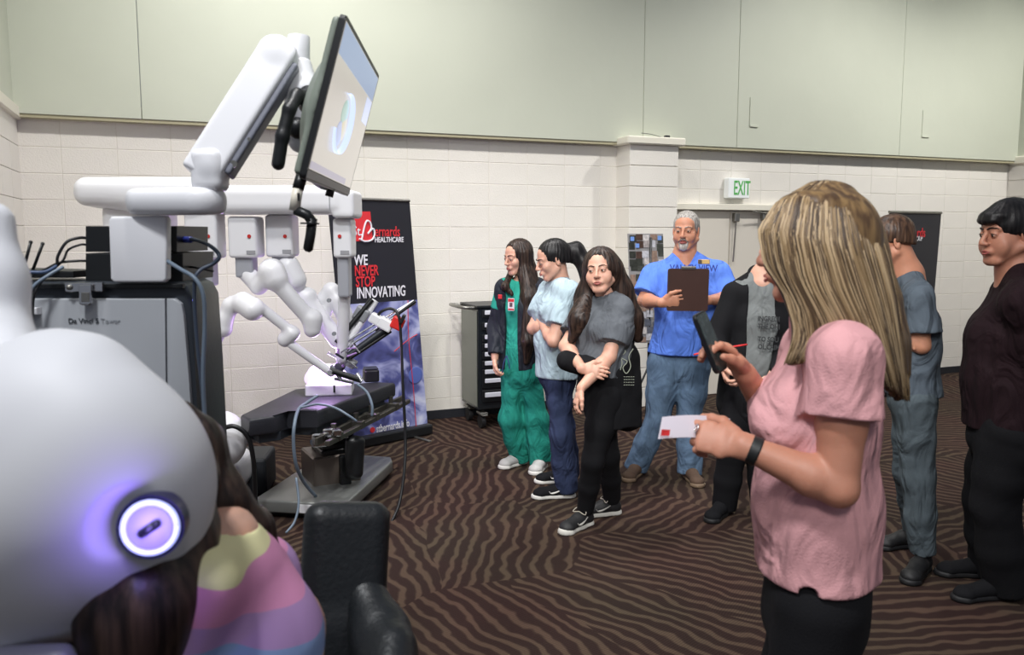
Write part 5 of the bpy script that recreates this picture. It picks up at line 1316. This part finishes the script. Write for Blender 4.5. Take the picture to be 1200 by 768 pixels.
def carm(cx, y0, y1, wpx, Y, g1):
    """hanging column of one arm: white housing, grey neck"""
    w = wpx / 970 * Y; S = SDF(); a, b = P(cx, y0, Y), P(cx, y1, Y)
    S.rbox((a + b) / 2, (w / 2, .085, (a[2] - b[2]) / 2), I3, .018); o = npmesh('arm_housing', S.build(.008, .01), M_rw, pc)
    bm = NB(); c = P(cx, g1, Y); box(bm, (b + c) / 2, (w * .62, .11, b[2] - c[2] + .03), I3, .012); bmobj('arm_neck', bm, mat('robot_grey', srgb(158, 160, 168), .4), pc)
    d = P(cx + 3 if cx < 380 else cx - 6, 277, Y - .088); bm = NB(); cyl(bm, d, d - V(0, .004, 0), .0105); bmobj('red_dot', bm, M_red, o)
    bm = NB(); box(bm, P(cx + (5 if cx < 380 else 0), y1 - 6, Y - .087), (.05, .003, .022), I3); bmobj('label_plate', bm, mat('label_grey', srgb(150, 150, 155), .5), o)
    return o
carm(241, 248, 303, 37, YR - .05, 332); carm(289, 254, 302, 33, YR - .02, 322); carm(331, 252, 301, 31, YR + .06, 316); carm(404, 256, 302, 21, YR, 345)
def arm(segs, k=.03, vox=.008, name='robot_arm'):
    S = SDF()
    for q in segs:
        (x0, y0, Y0), (x1, y1, Y1), r0, r1 = q[:4]; s_ = Y0 / 970.
        S.seg(P(x0, y0, Y0), P(x1, y1, Y1), r0 * s_, r1 * s_, k=q[4] if len(q) > 4 else None)
    return npmesh(name, S.build(vox, k), M_rw, pc)
# lowest, left-most arm: arch, drum, link, joint, instrument carriage
arm([((240, 330, 4.76), (244, 420, 4.76), 8, 8), ((244, 420, 4.76), (262, 384, 4.72), 6, 6)], name='column_tube')
arm([((262, 385, 4.70), (263, 375, 4.70), 10.5, 9.5), ((263, 375, 4.70), (271, 358, 4.70), 9.5, 9.5), ((271, 358, 4.70), (284, 353, 4.70), 9.5, 10.5), ((286, 356, 4.68), (296, 363, 4.66), 13, 13), ((300, 356, 4.68), (343, 390, 4.74), 6.2, 6.2), ((342, 391, 4.74), (334, 398, 4.74), 9.5, 9)], .02)
arm([((336, 400, 4.74), (388, 437, 4.80), 5.2, 5.0)], .01, .006, 'instrument_carriage')
# second arm
arm([((287, 318, 4.78), (303, 335, 4.74), 10, 10), ((303, 335, 4.72), (320, 318, 4.70), 10, 13), ((318, 318, 4.70), (322, 326, 4.70), 15, 15), ((326, 332, 4.70), (366, 378, 4.78), 10, 9), ((366, 374, 4.78), (366, 386, 4.78), 12, 10)], .02)
# third arm
arm([((331, 314, 4.86), (345, 330, 4.84), 9, 9), ((338, 312, 4.84), (346, 328, 4.84), 13, 13), ((352, 344, 4.88), (362, 346, 4.88), 9, 9), ((358, 350, 4.88), (395, 398, 4.92), 11, 10), ((395, 398, 4.92), (402, 404, 4.92), 9, 7)], .02)
# fourth arm
arm([((404, 345, 4.82), (400, 420, 4.9), 7, 7), ((380, 350, 4.94), (388, 341, 4.94), 9, 9), ((388, 341, 4.94), (396, 352, 4.94), 10, 10), ((396, 352, 4.94), (410, 385, 4.94), 11, 9), ((384, 350, 4.94), (381, 366, 4.94), 7, 8)], .015)
for x, y in ((386, 352), (392, 391), (387, 436), (372, 381)):
    bm = NB(); c = P(x, y, 4.68 if x == 387 else 4.80); cyl(bm, c, c + V(.0, -.02, 0), .012); bmobj('joint_mark', bm, M_greyp, pc)
# instrument rods
def rod(lab, a, b, r, m, name, parent=None, flat=1.0, n=10):
    bm = NB(); tube(bm, [P(*a), P(*b)], r, n, 0, flat); return bmobj(name, bm, m, parent or pc, True, angle=50)
M_rod = mat('rod_silver', srgb(190, 192, 200), .25, .8)
rod('', (440, 352, 4.96), (402, 410, 4.90), .022, M_rw, 'instrument_housing'); rod('', (436, 351, 4.93), (394, 402, 4.87), .016, M_blackp, 'drive_belt')
rod('', (486, 354, 5.02), (462, 368, 5.0), .016, M_rw, 'instrument_housing'); rod('', (487, 353, 5.0), (440, 388, 4.97), .010, M_blackp, 'drive_belt')
rod('', (470, 372, 4.98), (404, 420, 4.90), .020, M_char, 'instrument_shaft'); rod('', (462, 372, 4.95), (398, 412, 4.88), .007, M_rod, 'instrument_shaft'); rod('', (468, 362, 4.95), (404, 402, 4.88), .006, M_rod, 'instrument_shaft'); rod('', (458, 388, 4.98), (410, 420, 4.9), .012, M_blackp, 'instrument_shaft')
rod('', (426, 372, 4.95), (400, 414, 4.88), .006, M_rod, 'instrument_shaft')
for (x, y, w, h, m, nm) in ((424, 368, 17, 16, M_greyp, 'motor_block'), (440, 374, 14, 12, M_rw, 'motor_block'), (452, 380, 18, 14, M_rw, 'motor_block'), (410, 425, 16, 10, M_greyp, 'motor_block'), (398, 430, 12, 8, M_char, 'motor_block')):
    bm = NB(); box(bm, P(x, y, 4.94), (w / 200, .07, h / 200), np.array(Matrix.Rotation(math.radians(30), 3, 'Y')), .01); bmobj(nm, bm, m, pc)
bm = NB(); box(bm, P(466, 379, 4.92), (.075, .05, .075), np.array(Matrix.Rotation(math.radians(25), 3, 'Y')), .01); bmobj('connector', bm, mat('red_plastic', srgb(205, 40, 36), .4), pc, label='red connector block')
bm = NB(); box(bm, P(472, 374, 4.90), (.02, .05, .055), np.array(Matrix.Rotation(math.radians(25), 3, 'Y')), .004); bmobj('connector_cap', bm, M_blackp, pc)
rod('', (386, 434, 4.70), (424, 446, 4.74), .018, M_blackp, 'tool_tip'); rod('', (424, 447, 4.73), (418, 438, 4.74), .012, M_rod, 'tool_tip'); rod('', (388, 428, 4.72), (400, 446, 4.72), .010, M_rod, 'tool_clamp'); rod('', (392, 444, 4.72), (414, 449, 4.72), .008, M_char, 'tool_clamp')
rg = random.Random(9); M_pur = mat('violet_plastic', srgb(170, 130, 200), .3)
for i in range(16):
    a = (rg.uniform(392, 420), rg.uniform(402, 432), rg.uniform(4.8, 4.95)); b = (a[0] + rg.uniform(-12, 12), a[1] + rg.uniform(-10, 10), a[2] + rg.uniform(-.05, .05))
    rod('', a, b, rg.uniform(.004, .008), rg.choice([M_rod, M_rw, M_char, M_pur]), 'wrist_link')
cable('black cable hanging from the red connector down to the carpet', [(440, 376, 4.94), (446, 366, 4.92), (458, 362, 4.92), (467, 370, 4.90), (470, 400, 4.90), (472, 450, 4.88), (475, 510, 4.86), (474, 550, 4.8), (468, 590, 4.72), (458, 614, 4.62)], .009, M_cable)

# ---- table
zt_ = .65
tb = thing('operating_table', 'black padded operating table on a grey steel base', 'operating table', V(-1.15, 5.1, 0))
M_pad = mat('black_vinyl_pad', srgb(36, 37, 44), .55, bump=.08, bscale=60)
pts = [G(x, y, zt_)[:2] for x, y in ((282, 486), (345, 456), (440, 447.5), (463, 448.5), (372, 482), (336, 481), (322, 488), (292, 492))]
bm = NB(); prism(bm, [tuple(p) for p in pts][::-1], V(0, 0, zt_ - .05), I3, .10, .018); bmobj('mattress', bm, M_pad, tb, True, angle=50)
pts2 = [(p - np.mean(pts, 0)) * .86 + np.mean(pts, 0) for p in pts]
bm = NB(); prism(bm, [tuple(p) for p in pts2][::-1], V(0, 0, zt_ - .125), I3, .05, .005); bmobj('table_frame', bm, M_char, tb)
M_rail = mat('dark_steel_rail', srgb(92, 90, 84), .35, .7)
r0, r1 = G(368, 512, zt_ - .13), G(470, 462, zt_ - .13)
bm = NB(); d_ = nrm(r1 - r0); Rr_ = frame(x=d_, z=Z3); box(bm, (r0 + r1) / 2 + V(.02, -.04, -.02), (np.linalg.norm(r1 - r0), .02, .045), Rr_, .003, 1); bmobj('side_rail', bm, M_rail, tb)
bm = NB(); box(bm, (r0 + r1) / 2 + V(.06, -.12, -.03) + d_ * .05, (np.linalg.norm(r1 - r0) * .95, .03, .03), Rr_, .003, 1); bmobj('side_rail', bm, M_rail, tb)
for t in (.15, .38, .55, .8):
    bm = NB(); c = r0 + (r1 - r0) * t + V(.04, -.08, -.02); box(bm, c, (.05, .10, .05), Rr_, .005, 1); cyl(bm, c + V(0, 0, .02), c + V(0, 0, .07), .015); bmobj('rail_clamp', bm, M_rail, tb)
for x, y, s_ in ((374, 515, 1), (385, 508, .8), (292, 505, .9), (300, 512, .7)):
    bm = NB(); c = P(x, y, 4.62); box(bm, c, (.09 * s_, .07 * s_, .08 * s_), rz3(.4), .008, 1); box(bm, c + V(.05, -.02, .01), (.05, .05, .04), rz3(.4), .006, 1); cyl(bm, c, c + V(-.02, -.07, 0), .018); bmobj('end_clamp', bm, M_chrome if s_ != .7 else M_greyp, tb)
ctr = G(372, 575, 0); ctr = V(-1.13, 5.12, 0)
bm = NB()
for i in range(7): box(bm, ctr + V(0, 0, .27 + .035 * i), (.20 + .02 * (i % 2), .22 + .02 * (i % 2), .034), rz3(.5), .006, 1)
o = bmobj('bellows', bm, M_blackp, tb); o['kind'] = 'stuff'
M_tan = mat('taupe_steel', srgb(118, 108, 100), .4, .5)
bm = NB(); box(bm, ctr + V(-.02, 0, .19), (.30, .30, .20), rz3(.5), .01, 1); bmobj('column_cover', bm, M_tan, tb)
bm = NB(); box(bm, ctr + V(.10, -.14, .20), (.07, .05, .19), rz3(.5), .01, 1); bmobj('column_panel', bm, M_blackp, tb)
bp_ = [G(x, y, .11)[:2] for x, y in ((296, 586), (350, 552), (390, 531), (458, 536), (460, 541), (404, 592))]
bm = NB(); prism(bm, [tuple(p) for p in bp_][::-1], V(0, 0, .075), I3, .075, .012); bmobj('base_plate', bm, mat('grey_steel_base', srgb(128, 130, 128), .4, .4), tb, True, angle=50)
bm = NB(); prism(bm, [tuple((p - np.mean(bp_, 0)) * .9 + np.mean(bp_, 0)) for p in bp_][::-1], V(0, 0, .022), I3, .036, .004); bmobj('base_skirt', bm, M_blackp, tb)
a, b = V(*G(404, 592, .11)), V(*G(296, 586, .11)); 
bm = NB(); c = a * .62 + b * .38; dd = nrm(a - b); box(bm, V(c[0], c[1] - .006, .075), (.12, .006, .05), frame(x=dd, z=Z3), .001, 1); bmobj('label_plate', bm, M_plastic, tb)
S = SDF(); S.seg(P(416, 518, 4.95), P(415, 555, 4.93), (.062, .04), (.055, .04), side=(1, .4, 0)); npmesh('hanging_pad', S.build(.01, .02), M_blackp, tb)
def hose(lab, pts, r, m): return cable(lab, pts, r, m)
hose('grey hose looping from the lit model over the table edge to the base', [(372, 464, 4.75), (360, 472, 4.70), (350, 480, 4.62), (345, 498, 4.5), (344, 520, 4.48), (347, 545, 4.5), (356, 565, 4.6), (370, 582, 4.72)], .010, M_cableg)
hose('thin grey hose crossing the table pad towards the rail', [(352, 478, 4.63), (372, 474, 4.68), (392, 478, 4.6), (408, 487, 4.58), (418, 494, 4.6)], .007, M_cableg)
hose('grey hose arching from the tool tip to the side rail', [(418, 450, 4.72), (430, 460, 4.72), (436, 475, 4.7), (436, 488, 4.7)], .008, M_cableg)
hose('pale hose curling on the carpet below the table base', [(347, 560, 4.45), (350, 590, 4.4), (345, 612, 4.35), (335, 625, 4.3)], .007, M_cableg)
hose('black hose between the robot foot and the table end', [(258, 503, 4.4), (275, 500, 4.4), (290, 512, 4.42), (297, 540, 4.45), (299, 580, 4.5), (299, 600, 4.52)], .013, M_cable)
hose('pale lead standing behind the tower by the robot skirt', [(262, 508, 4.3), (263, 535, 4.3), (265, 560, 4.3), (270, 600, 4.3), (274, 634, 4.3)], .011, M_cableg)
bm = NB(); c = G(390, 612, 0)
# lit training model
tm = thing('lit_model', 'glowing violet-white dome model on a white tray on the black table', 'training model', G(382, 466, zt_))
c = G(383, 464, zt_); mRt = rz3(.12)
bm = NB(); box(bm, c + V(0, .10, .035), (.285, .22, .07), mRt, .008); bmobj('tray', bm, M_plastic, tm)
bm = NB(); box(bm, c + V(-.075, -.012, .034), (.11, .004, .012), mRt); bmobj('tray_mark', bm, M_greyp, tm)
bm = NB(); box(bm, c + V(.05, -.012, .045), (.012, .006, .045), mRt); bmobj('tray_latch', bm, M_blackp, tm)
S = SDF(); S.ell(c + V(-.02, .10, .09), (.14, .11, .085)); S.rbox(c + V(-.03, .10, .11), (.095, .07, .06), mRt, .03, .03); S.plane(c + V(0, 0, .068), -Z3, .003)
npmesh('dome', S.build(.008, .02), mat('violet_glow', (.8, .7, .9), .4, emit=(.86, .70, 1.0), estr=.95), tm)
lp = bpy.data.lights.new('model_glow_light', 'POINT'); lp.energy = 9; lp.color = (.72, .45, 1); lp.shadow_soft_size = .08; lo_ = bpy.data.objects.new('model_glow_light', lp); COL.objects.link(lo_); lo_.location = c + V(0, .0, .26)
bx_ = thing('black_case', 'small black case at the far end of the table', 'case', G(433, 449, zt_))
c = G(433, 449, zt_); bm = NB(); box(bm, c + V(0, .06, .045), (.10, .12, .085), rz3(.3), .012); bmobj('case_body', bm, M_blackp, bx_); bm = NB(); box(bm, c + V(0, .06, .092), (.09, .11, .008), rz3(.3), .003); bmobj('lid', bm, M_char, bx_)

# ---- banner behind the robot
def plane_pt(x, y, o, n):
    r_ = ray(x, y); return EYE + r_ * ((o - EYE) @ n / (r_ @ n))
def banner_photo_mat():
    m = mat('banner_photo', (.2, .25, .5), .55); nt = m.node_tree; N = nt.nodes.new; L = nt.links.new
    tc = N('ShaderNodeTexCoord'); n = N('ShaderNodeTexNoise'); n.inputs['Scale'].default_value = 3.6; n.inputs['Detail'].default_value = 3; n.inputs['Distortion'].default_value = 1.2; L(tc.outputs['Object'], n.inputs['Vector'])
    r = N('ShaderNodeValToRGB'); e = r.color_ramp.elements; e[0].position = .34; e[0].color = (*srgb(52, 54, 92), 1); e[1].position = .72; e[1].color = (*srgb(206, 210, 230), 1)
    x = e.new(.46); x.color = (*srgb(86, 92, 150), 1); x = e.new(.56); x.color = (*srgb(158, 164, 206), 1)
    L(n.outputs['Fac'], r.inputs[0]); L(r.outputs[0], nt.nodes['Principled BSDF'].inputs['Base Color']); return m
M_ban = mat('banner_black', srgb(38, 38, 44), .45); M_bt_w = mat('banner_white', srgb(226, 226, 230), .5); M_bt_r = mat('banner_red', srgb(214, 52, 58), .5)
bn = thing('pull_up_banner', 'tall black and blue pull-up banner behind the robot arms', 'banner', V(-.95, 6.45, 0), group='hospital banners')
BL, BR = V(-1.24, 6.22, .09), V(-.70, 6.72, .09); TR = P(480, 237, 6.60); TL = TR + (BL - BR)
bn_x = nrm(BR - BL); bn_y = nrm(TR - BR); bR_ = frame(x=bn_x, y=bn_y); bn_n = bR_[:, 2]
def bpp(x, y, o=.0): return plane_pt(x, y, BL + bn_n * o, bn_n)
sp_ = bpp(486, 352)           # where the photo print begins
vs = lambda p: (p - BR) @ bn_y
hsp = vs(sp_)
def quad(name, a, b, c, d, m, par, th=.003):
    bm = NB(); n = nrm(np.cross(b - a, d - a)); f_ = [bm.verts.new(p) for p in (a, b, c, d)] + [bm.verts.new(p - n * th) for p in (a, b, c, d)]
    bm.faces.new(f_[:4]); bm.faces.new(f_[:3:-1])
    for i in range(4): bm.faces.new((f_[i], f_[4 + i], f_[4 + (i + 1) % 4], f_[(i + 1) % 4]))
    return bmobj(name, bm, m, par)
quad('photo_print', BL, BR, BR + bn_y * hsp, BL + bn_y * hsp, banner_photo_mat(), bn)
quad('black_print', BL + bn_y * hsp, BR + bn_y * hsp, TR, TL, M_ban, bn)
bm = NB(); tube(bm, [TL + bn_y * .01, TR + bn_y * .01], .012, 8); bmobj('top_rail', bm, M_steel, bn)
bm = NB(); box(bm, (BL + BR) / 2 - V(0, 0, .045), (.78, .10, .085), frame(x=bn_x, z=Z3), .015); bmobj('base', bm, M_blackp, bn)
bm = NB(); box(bm, BR + bn_n * .10 - V(.12, .1, .082), (.03, .3, .012), frame(x=bn_x, z=Z3), .004); bmobj('foot', bm, M_steel, bn)
qp = lambda nm, pts, m, o=.003: quad(nm, *[bpp(x, y, o) for x, y in pts], m, bn, .001)
qp('red_square', [(414, 283), (437, 282.5), (434, 248), (412, 248)], M_bt_r)
def bt(s_, x, y, size, m, xs=1., bold=.0012, o=.006): text_mesh('banner_lettering', s_, size, bpp(x, y, o), bR_, m, bn, xs=xs, bold=bold)
bt('St.', 413, 276, .10, M_bt_w, .9, .0005)
def curve_on(pts, r, m, nm='logo_curve'):
    bm = NB(); tube(bm, [bpp(x, y, .008) for x, y in pts], r, 6, 5); bmobj(nm, bm, m, bn)
curve_on([(424, 281), (427, 266), (430, 259), (434, 261), (435, 268), (431, 274), (437, 268), (439, 274), (436, 281), (428, 283), (421, 280)], .007, M_bt_w)
bt('ernards', 439, 277, .112, M_bt_r, .68); bt('HEALTHCARE', 439, 284, .056, M_bt_w, .78)
bt('WE', 415, 311, .112, M_bt_w, .70, .002); bt('NEVER', 415.5, 323.5, .112, M_bt_r, .64, .002); bt('STOP', 417, 336.5, .112, M_bt_r, .64, .002); bt('INNOVATING', 418, 350, .118, M_bt_w, .61, .002)
for pts in ([(478, 352), (479, 398), (484, 450), (488, 503)], [(462, 412), (479, 398), (489, 392)]): curve_on(pts, .003, M_bt_r, 'red_line')
bt('stbernards.info', 441, 507, .085, M_bt_w, .62, .001)
bm = NB(); c = bpp(436.5, 504, .004); cyl(bm, c, c + bn_n * .002, .022); bmobj('red_emblem', bm, M_bt_r, bn)
bm = NB(); c = bpp(487, 440, .004); sphere(bm, c, (.07, .07, .002), bR_); bmobj('blue_blob', bm, mat('banner_blue', srgb(88, 106, 176), .5), bn, True)

# ---- second banner on the right
bn = thing('pull_up_banner', 'black pull-up banner behind the boy with glasses', 'banner', WP(5.3, .4, 0), group='hospital banners')
TR = P(1103, 251, 8.75); TL = P(1042, 250, 8.35); bn_x = nrm(TR - TL); BR = V(P(1090, 420, 8.65)[0] - .02, 8.65, .09); bn_y = nrm(TR - BR); BL = BR + (TL - TR); bR_ = frame(x=bn_x, y=bn_y); bn_n = bR_[:, 2]
quad('black_print', BL, BR, TR, TL, M_ban, bn)
bm = NB(); tube(bm, [TL + bn_y * .012, TR + bn_y * .012], .014, 8); bmobj('top_rail', bm, M_steel, bn)
bm = NB(); box(bm, (BL + BR) / 2 - V(0, 0, .045), (np.linalg.norm(BR - BL) + .04, .10, .085), frame(x=bn_x, z=Z3), .015); bmobj('base', bm, M_blackp, bn)
bt('St.Bernards', 1048, 278, .135, M_bt_r, .78); bt('MEDICAL GROUP', 1052, 282.5, .07, M_bt_w, .72)
bt('WE', 1044, 301, .13, M_bt_w, .74, .003); bt('NEVER', 1044, 316, .15, M_bt_r, .74, .003)

# ---- tool cabinet
FLg = G(562, 500); FLg = V(-.285, 6.86, 0)
cab = thing('tool_cabinet', 'black rolling tool cabinet with pale drawer fronts by the wall', 'cabinet', FLg + WU * .30 - WN * .2)
ch_ = 1.03; z0_ = .17; cw_, cd_ = .60, .42
cR_ = np.stack([WU, -WN, Z3], 1); cc_ = FLg + WU * cw_ / 2 - WN * cd_ / 2
bm = NB(); box(bm, cc_ + V(0, 0, (z0_ + ch_) / 2), (cw_, cd_, ch_ - z0_), cR_, .006, 1); bmobj('body', bm, mat('black_cabinet_paint', srgb(28, 31, 34), .22), cab)
bm = NB(); box(bm, FLg - WN * cd_ / 2 - WU * .003 + V(0, 0, (z0_ + ch_) / 2), (.006, cd_ - .03, ch_ - z0_ - .05), cR_, .002, 1); bmobj('side_panel', bm, mat('olive_grey_paint', srgb(104, 108, 98), .25), cab)
bm = NB(); box(bm, cc_ + V(0, 0, ch_ + .012), (cw_ + .02, cd_ + .02, .024), cR_, .006, 1); bmobj('top', bm, M_blackp, cab)
bm = NB(); a = FLg + V(0, 0, ch_ + .0); tube(bm, [a - WN * .04, a - WU * .12 - WN * .06 + V(0, 0, .01), a - WU * .12 - WN * .36 + V(0, 0, .01), a - WN * .38], .014, 8, 4); bmobj('push_handle', bm, M_steel, cab, True)
for y in (366, 380.5, 394.5, 404.5, 414.5, 425, 435, 445.5, 462):
    z = plane_pt(580, y, FLg, WN)[2]
    bm = NB(); box(bm, FLg + WU * .31 + WN * .006 + V(0, 0, z - .012), (cw_ - .05, .014, .062 if y < 440 else .10), cR_, .003, 1); dw = bmobj('drawer', bm, M_blackp, cab)
    bm = NB(); box(bm, FLg + WU * .31 + WN * .020 + V(0, 0, z), (cw_ - .09, .016, .036 if y < 460 else .04), cR_, .004, 1); bmobj('drawer_pull', bm, mat('pale_pull', srgb(214, 216, 224), .35), dw)
bm = NB(); c = FLg + WU * .08 + WN * .004 + V(0, 0, ch_ - .035); sphere(bm, c, (.026, .004, .014), cR_); bmobj('badge', bm, mat('pale_emblem', srgb(150, 170, 190), .3), cab, True)
for a_, b_ in ((.05, .05), (cw_ - .05, .05), (.05, cd_ - .05), (cw_ - .05, cd_ - .05)):
    c = FLg + WU * a_ - WN * b_; bm = NB(); cyl(bm, c - WU * .018 + V(0, 0, .06), c + WU * .018 + V(0, 0, .06), .058); w_ = bmobj('caster', bm, M_blk_rub, cab, True, angle=40)
    bm = NB(); box(bm, c + WN * .01 + V(0, 0, .135), (.07, .10, .02), cR_, .004, 1); box(bm, c + WN * .06 + V(0, 0, .125), (.05, .05, .012), cR_, .003, 1); bmobj('fork', bm, M_steel, w_)

# ---- photo board on a stand in front of the pillar
Yp = 6.75
pb = thing('photo_board', 'tall photo collage board on a thin black stand by the pillar', 'poster', V(P(757, 400, Yp)[0], Yp + .1, 0))
ptl, ptr = P(736, 274, Yp), P(777, 274, Yp + .12); pbl, pbr = P(741, 402, Yp), P(781, 402, Yp + .12)
quad('board', pbl, pbr, ptr, ptl, mat('board_grey', srgb(150, 148, 148), .5), pb, .012)
rg = random.Random(21); cols = [(56, 58, 52), (70, 72, 66), (150, 146, 140), (204, 198, 196), (150, 126, 112), (96, 100, 112), (168, 160, 158), (80, 60, 52), (196, 196, 202)]
pbn = nrm(np.cross(pbr - pbl, ptl - pbl))
def pbp(u, v): return (pbl * (1 - u) + pbr * u) * (1 - v) + (ptl * (1 - u) + ptr * u) * v + pbn * .002
for j in range(14):
    for i in range(5):
        c_ = cols[rg.randrange(2)] if (i == 0 and j > 8) or (i == 4 and j > 10) or (i == 1 and j in (10, 9, 8)) or (i == 0 and j in (2, 3)) else cols[2 + rg.randrange(len(cols) - 2)]
        u0, u1, v0, v1 = i / 5 + .004, (i + 1) / 5 - .004, j / 14 + .004, (j + 1) / 14 - .004
        k1, k2 = rg.uniform(-.04, .04), rg.uniform(-.02, .02)
        u0, u1 = max(.01, u0 + k1), min(.99, u1 + k1); v0, v1 = max(.005, v0 + k2), min(.995, v1 + k2); zz = pbn * (.001 * ((i + j) % 3))
        quad('photo', pbp(u0, v0) + zz, pbp(u1, v0) + zz, pbp(u1, v1) + zz, pbp(u0, v1) + zz, mat('photo_%s%s' % ('abcdefghi'[cols.index(c_)], 'xy'[(i + j) % 2]), srgb(*c_), .4, var=.3, vscale=40), pb, .0012)
for x, y in ((741, 280), (747, 288), (773, 279)): quad('blue_sticker', *[P(x + a, y + b, Yp - .02) for a, b in ((-2.2, 2.5), (2.2, 2.5), (2.2, -2.5), (-2.2, -2.5))], mat('sticker_blue', srgb(110, 150, 220), .4), pb, .001)
bm = NB(); a = V(P(762, 402, Yp)[0], Yp + .07, 0); tube(bm, [a + V(0, 0, 1.62), a + V(0, 0, .35)], .011, 8)
bmobj('pole', bm, M_blackp, pb, True)
for an in (0.3, 2.4, 4.5):
    bm = NB(); tube(bm, [a + V(0, 0, .55), a + V(.26 * math.cos(an), .22 * math.sin(an), .012)], .009, 8); bmobj('leg', bm, M_blackp, pb, True)
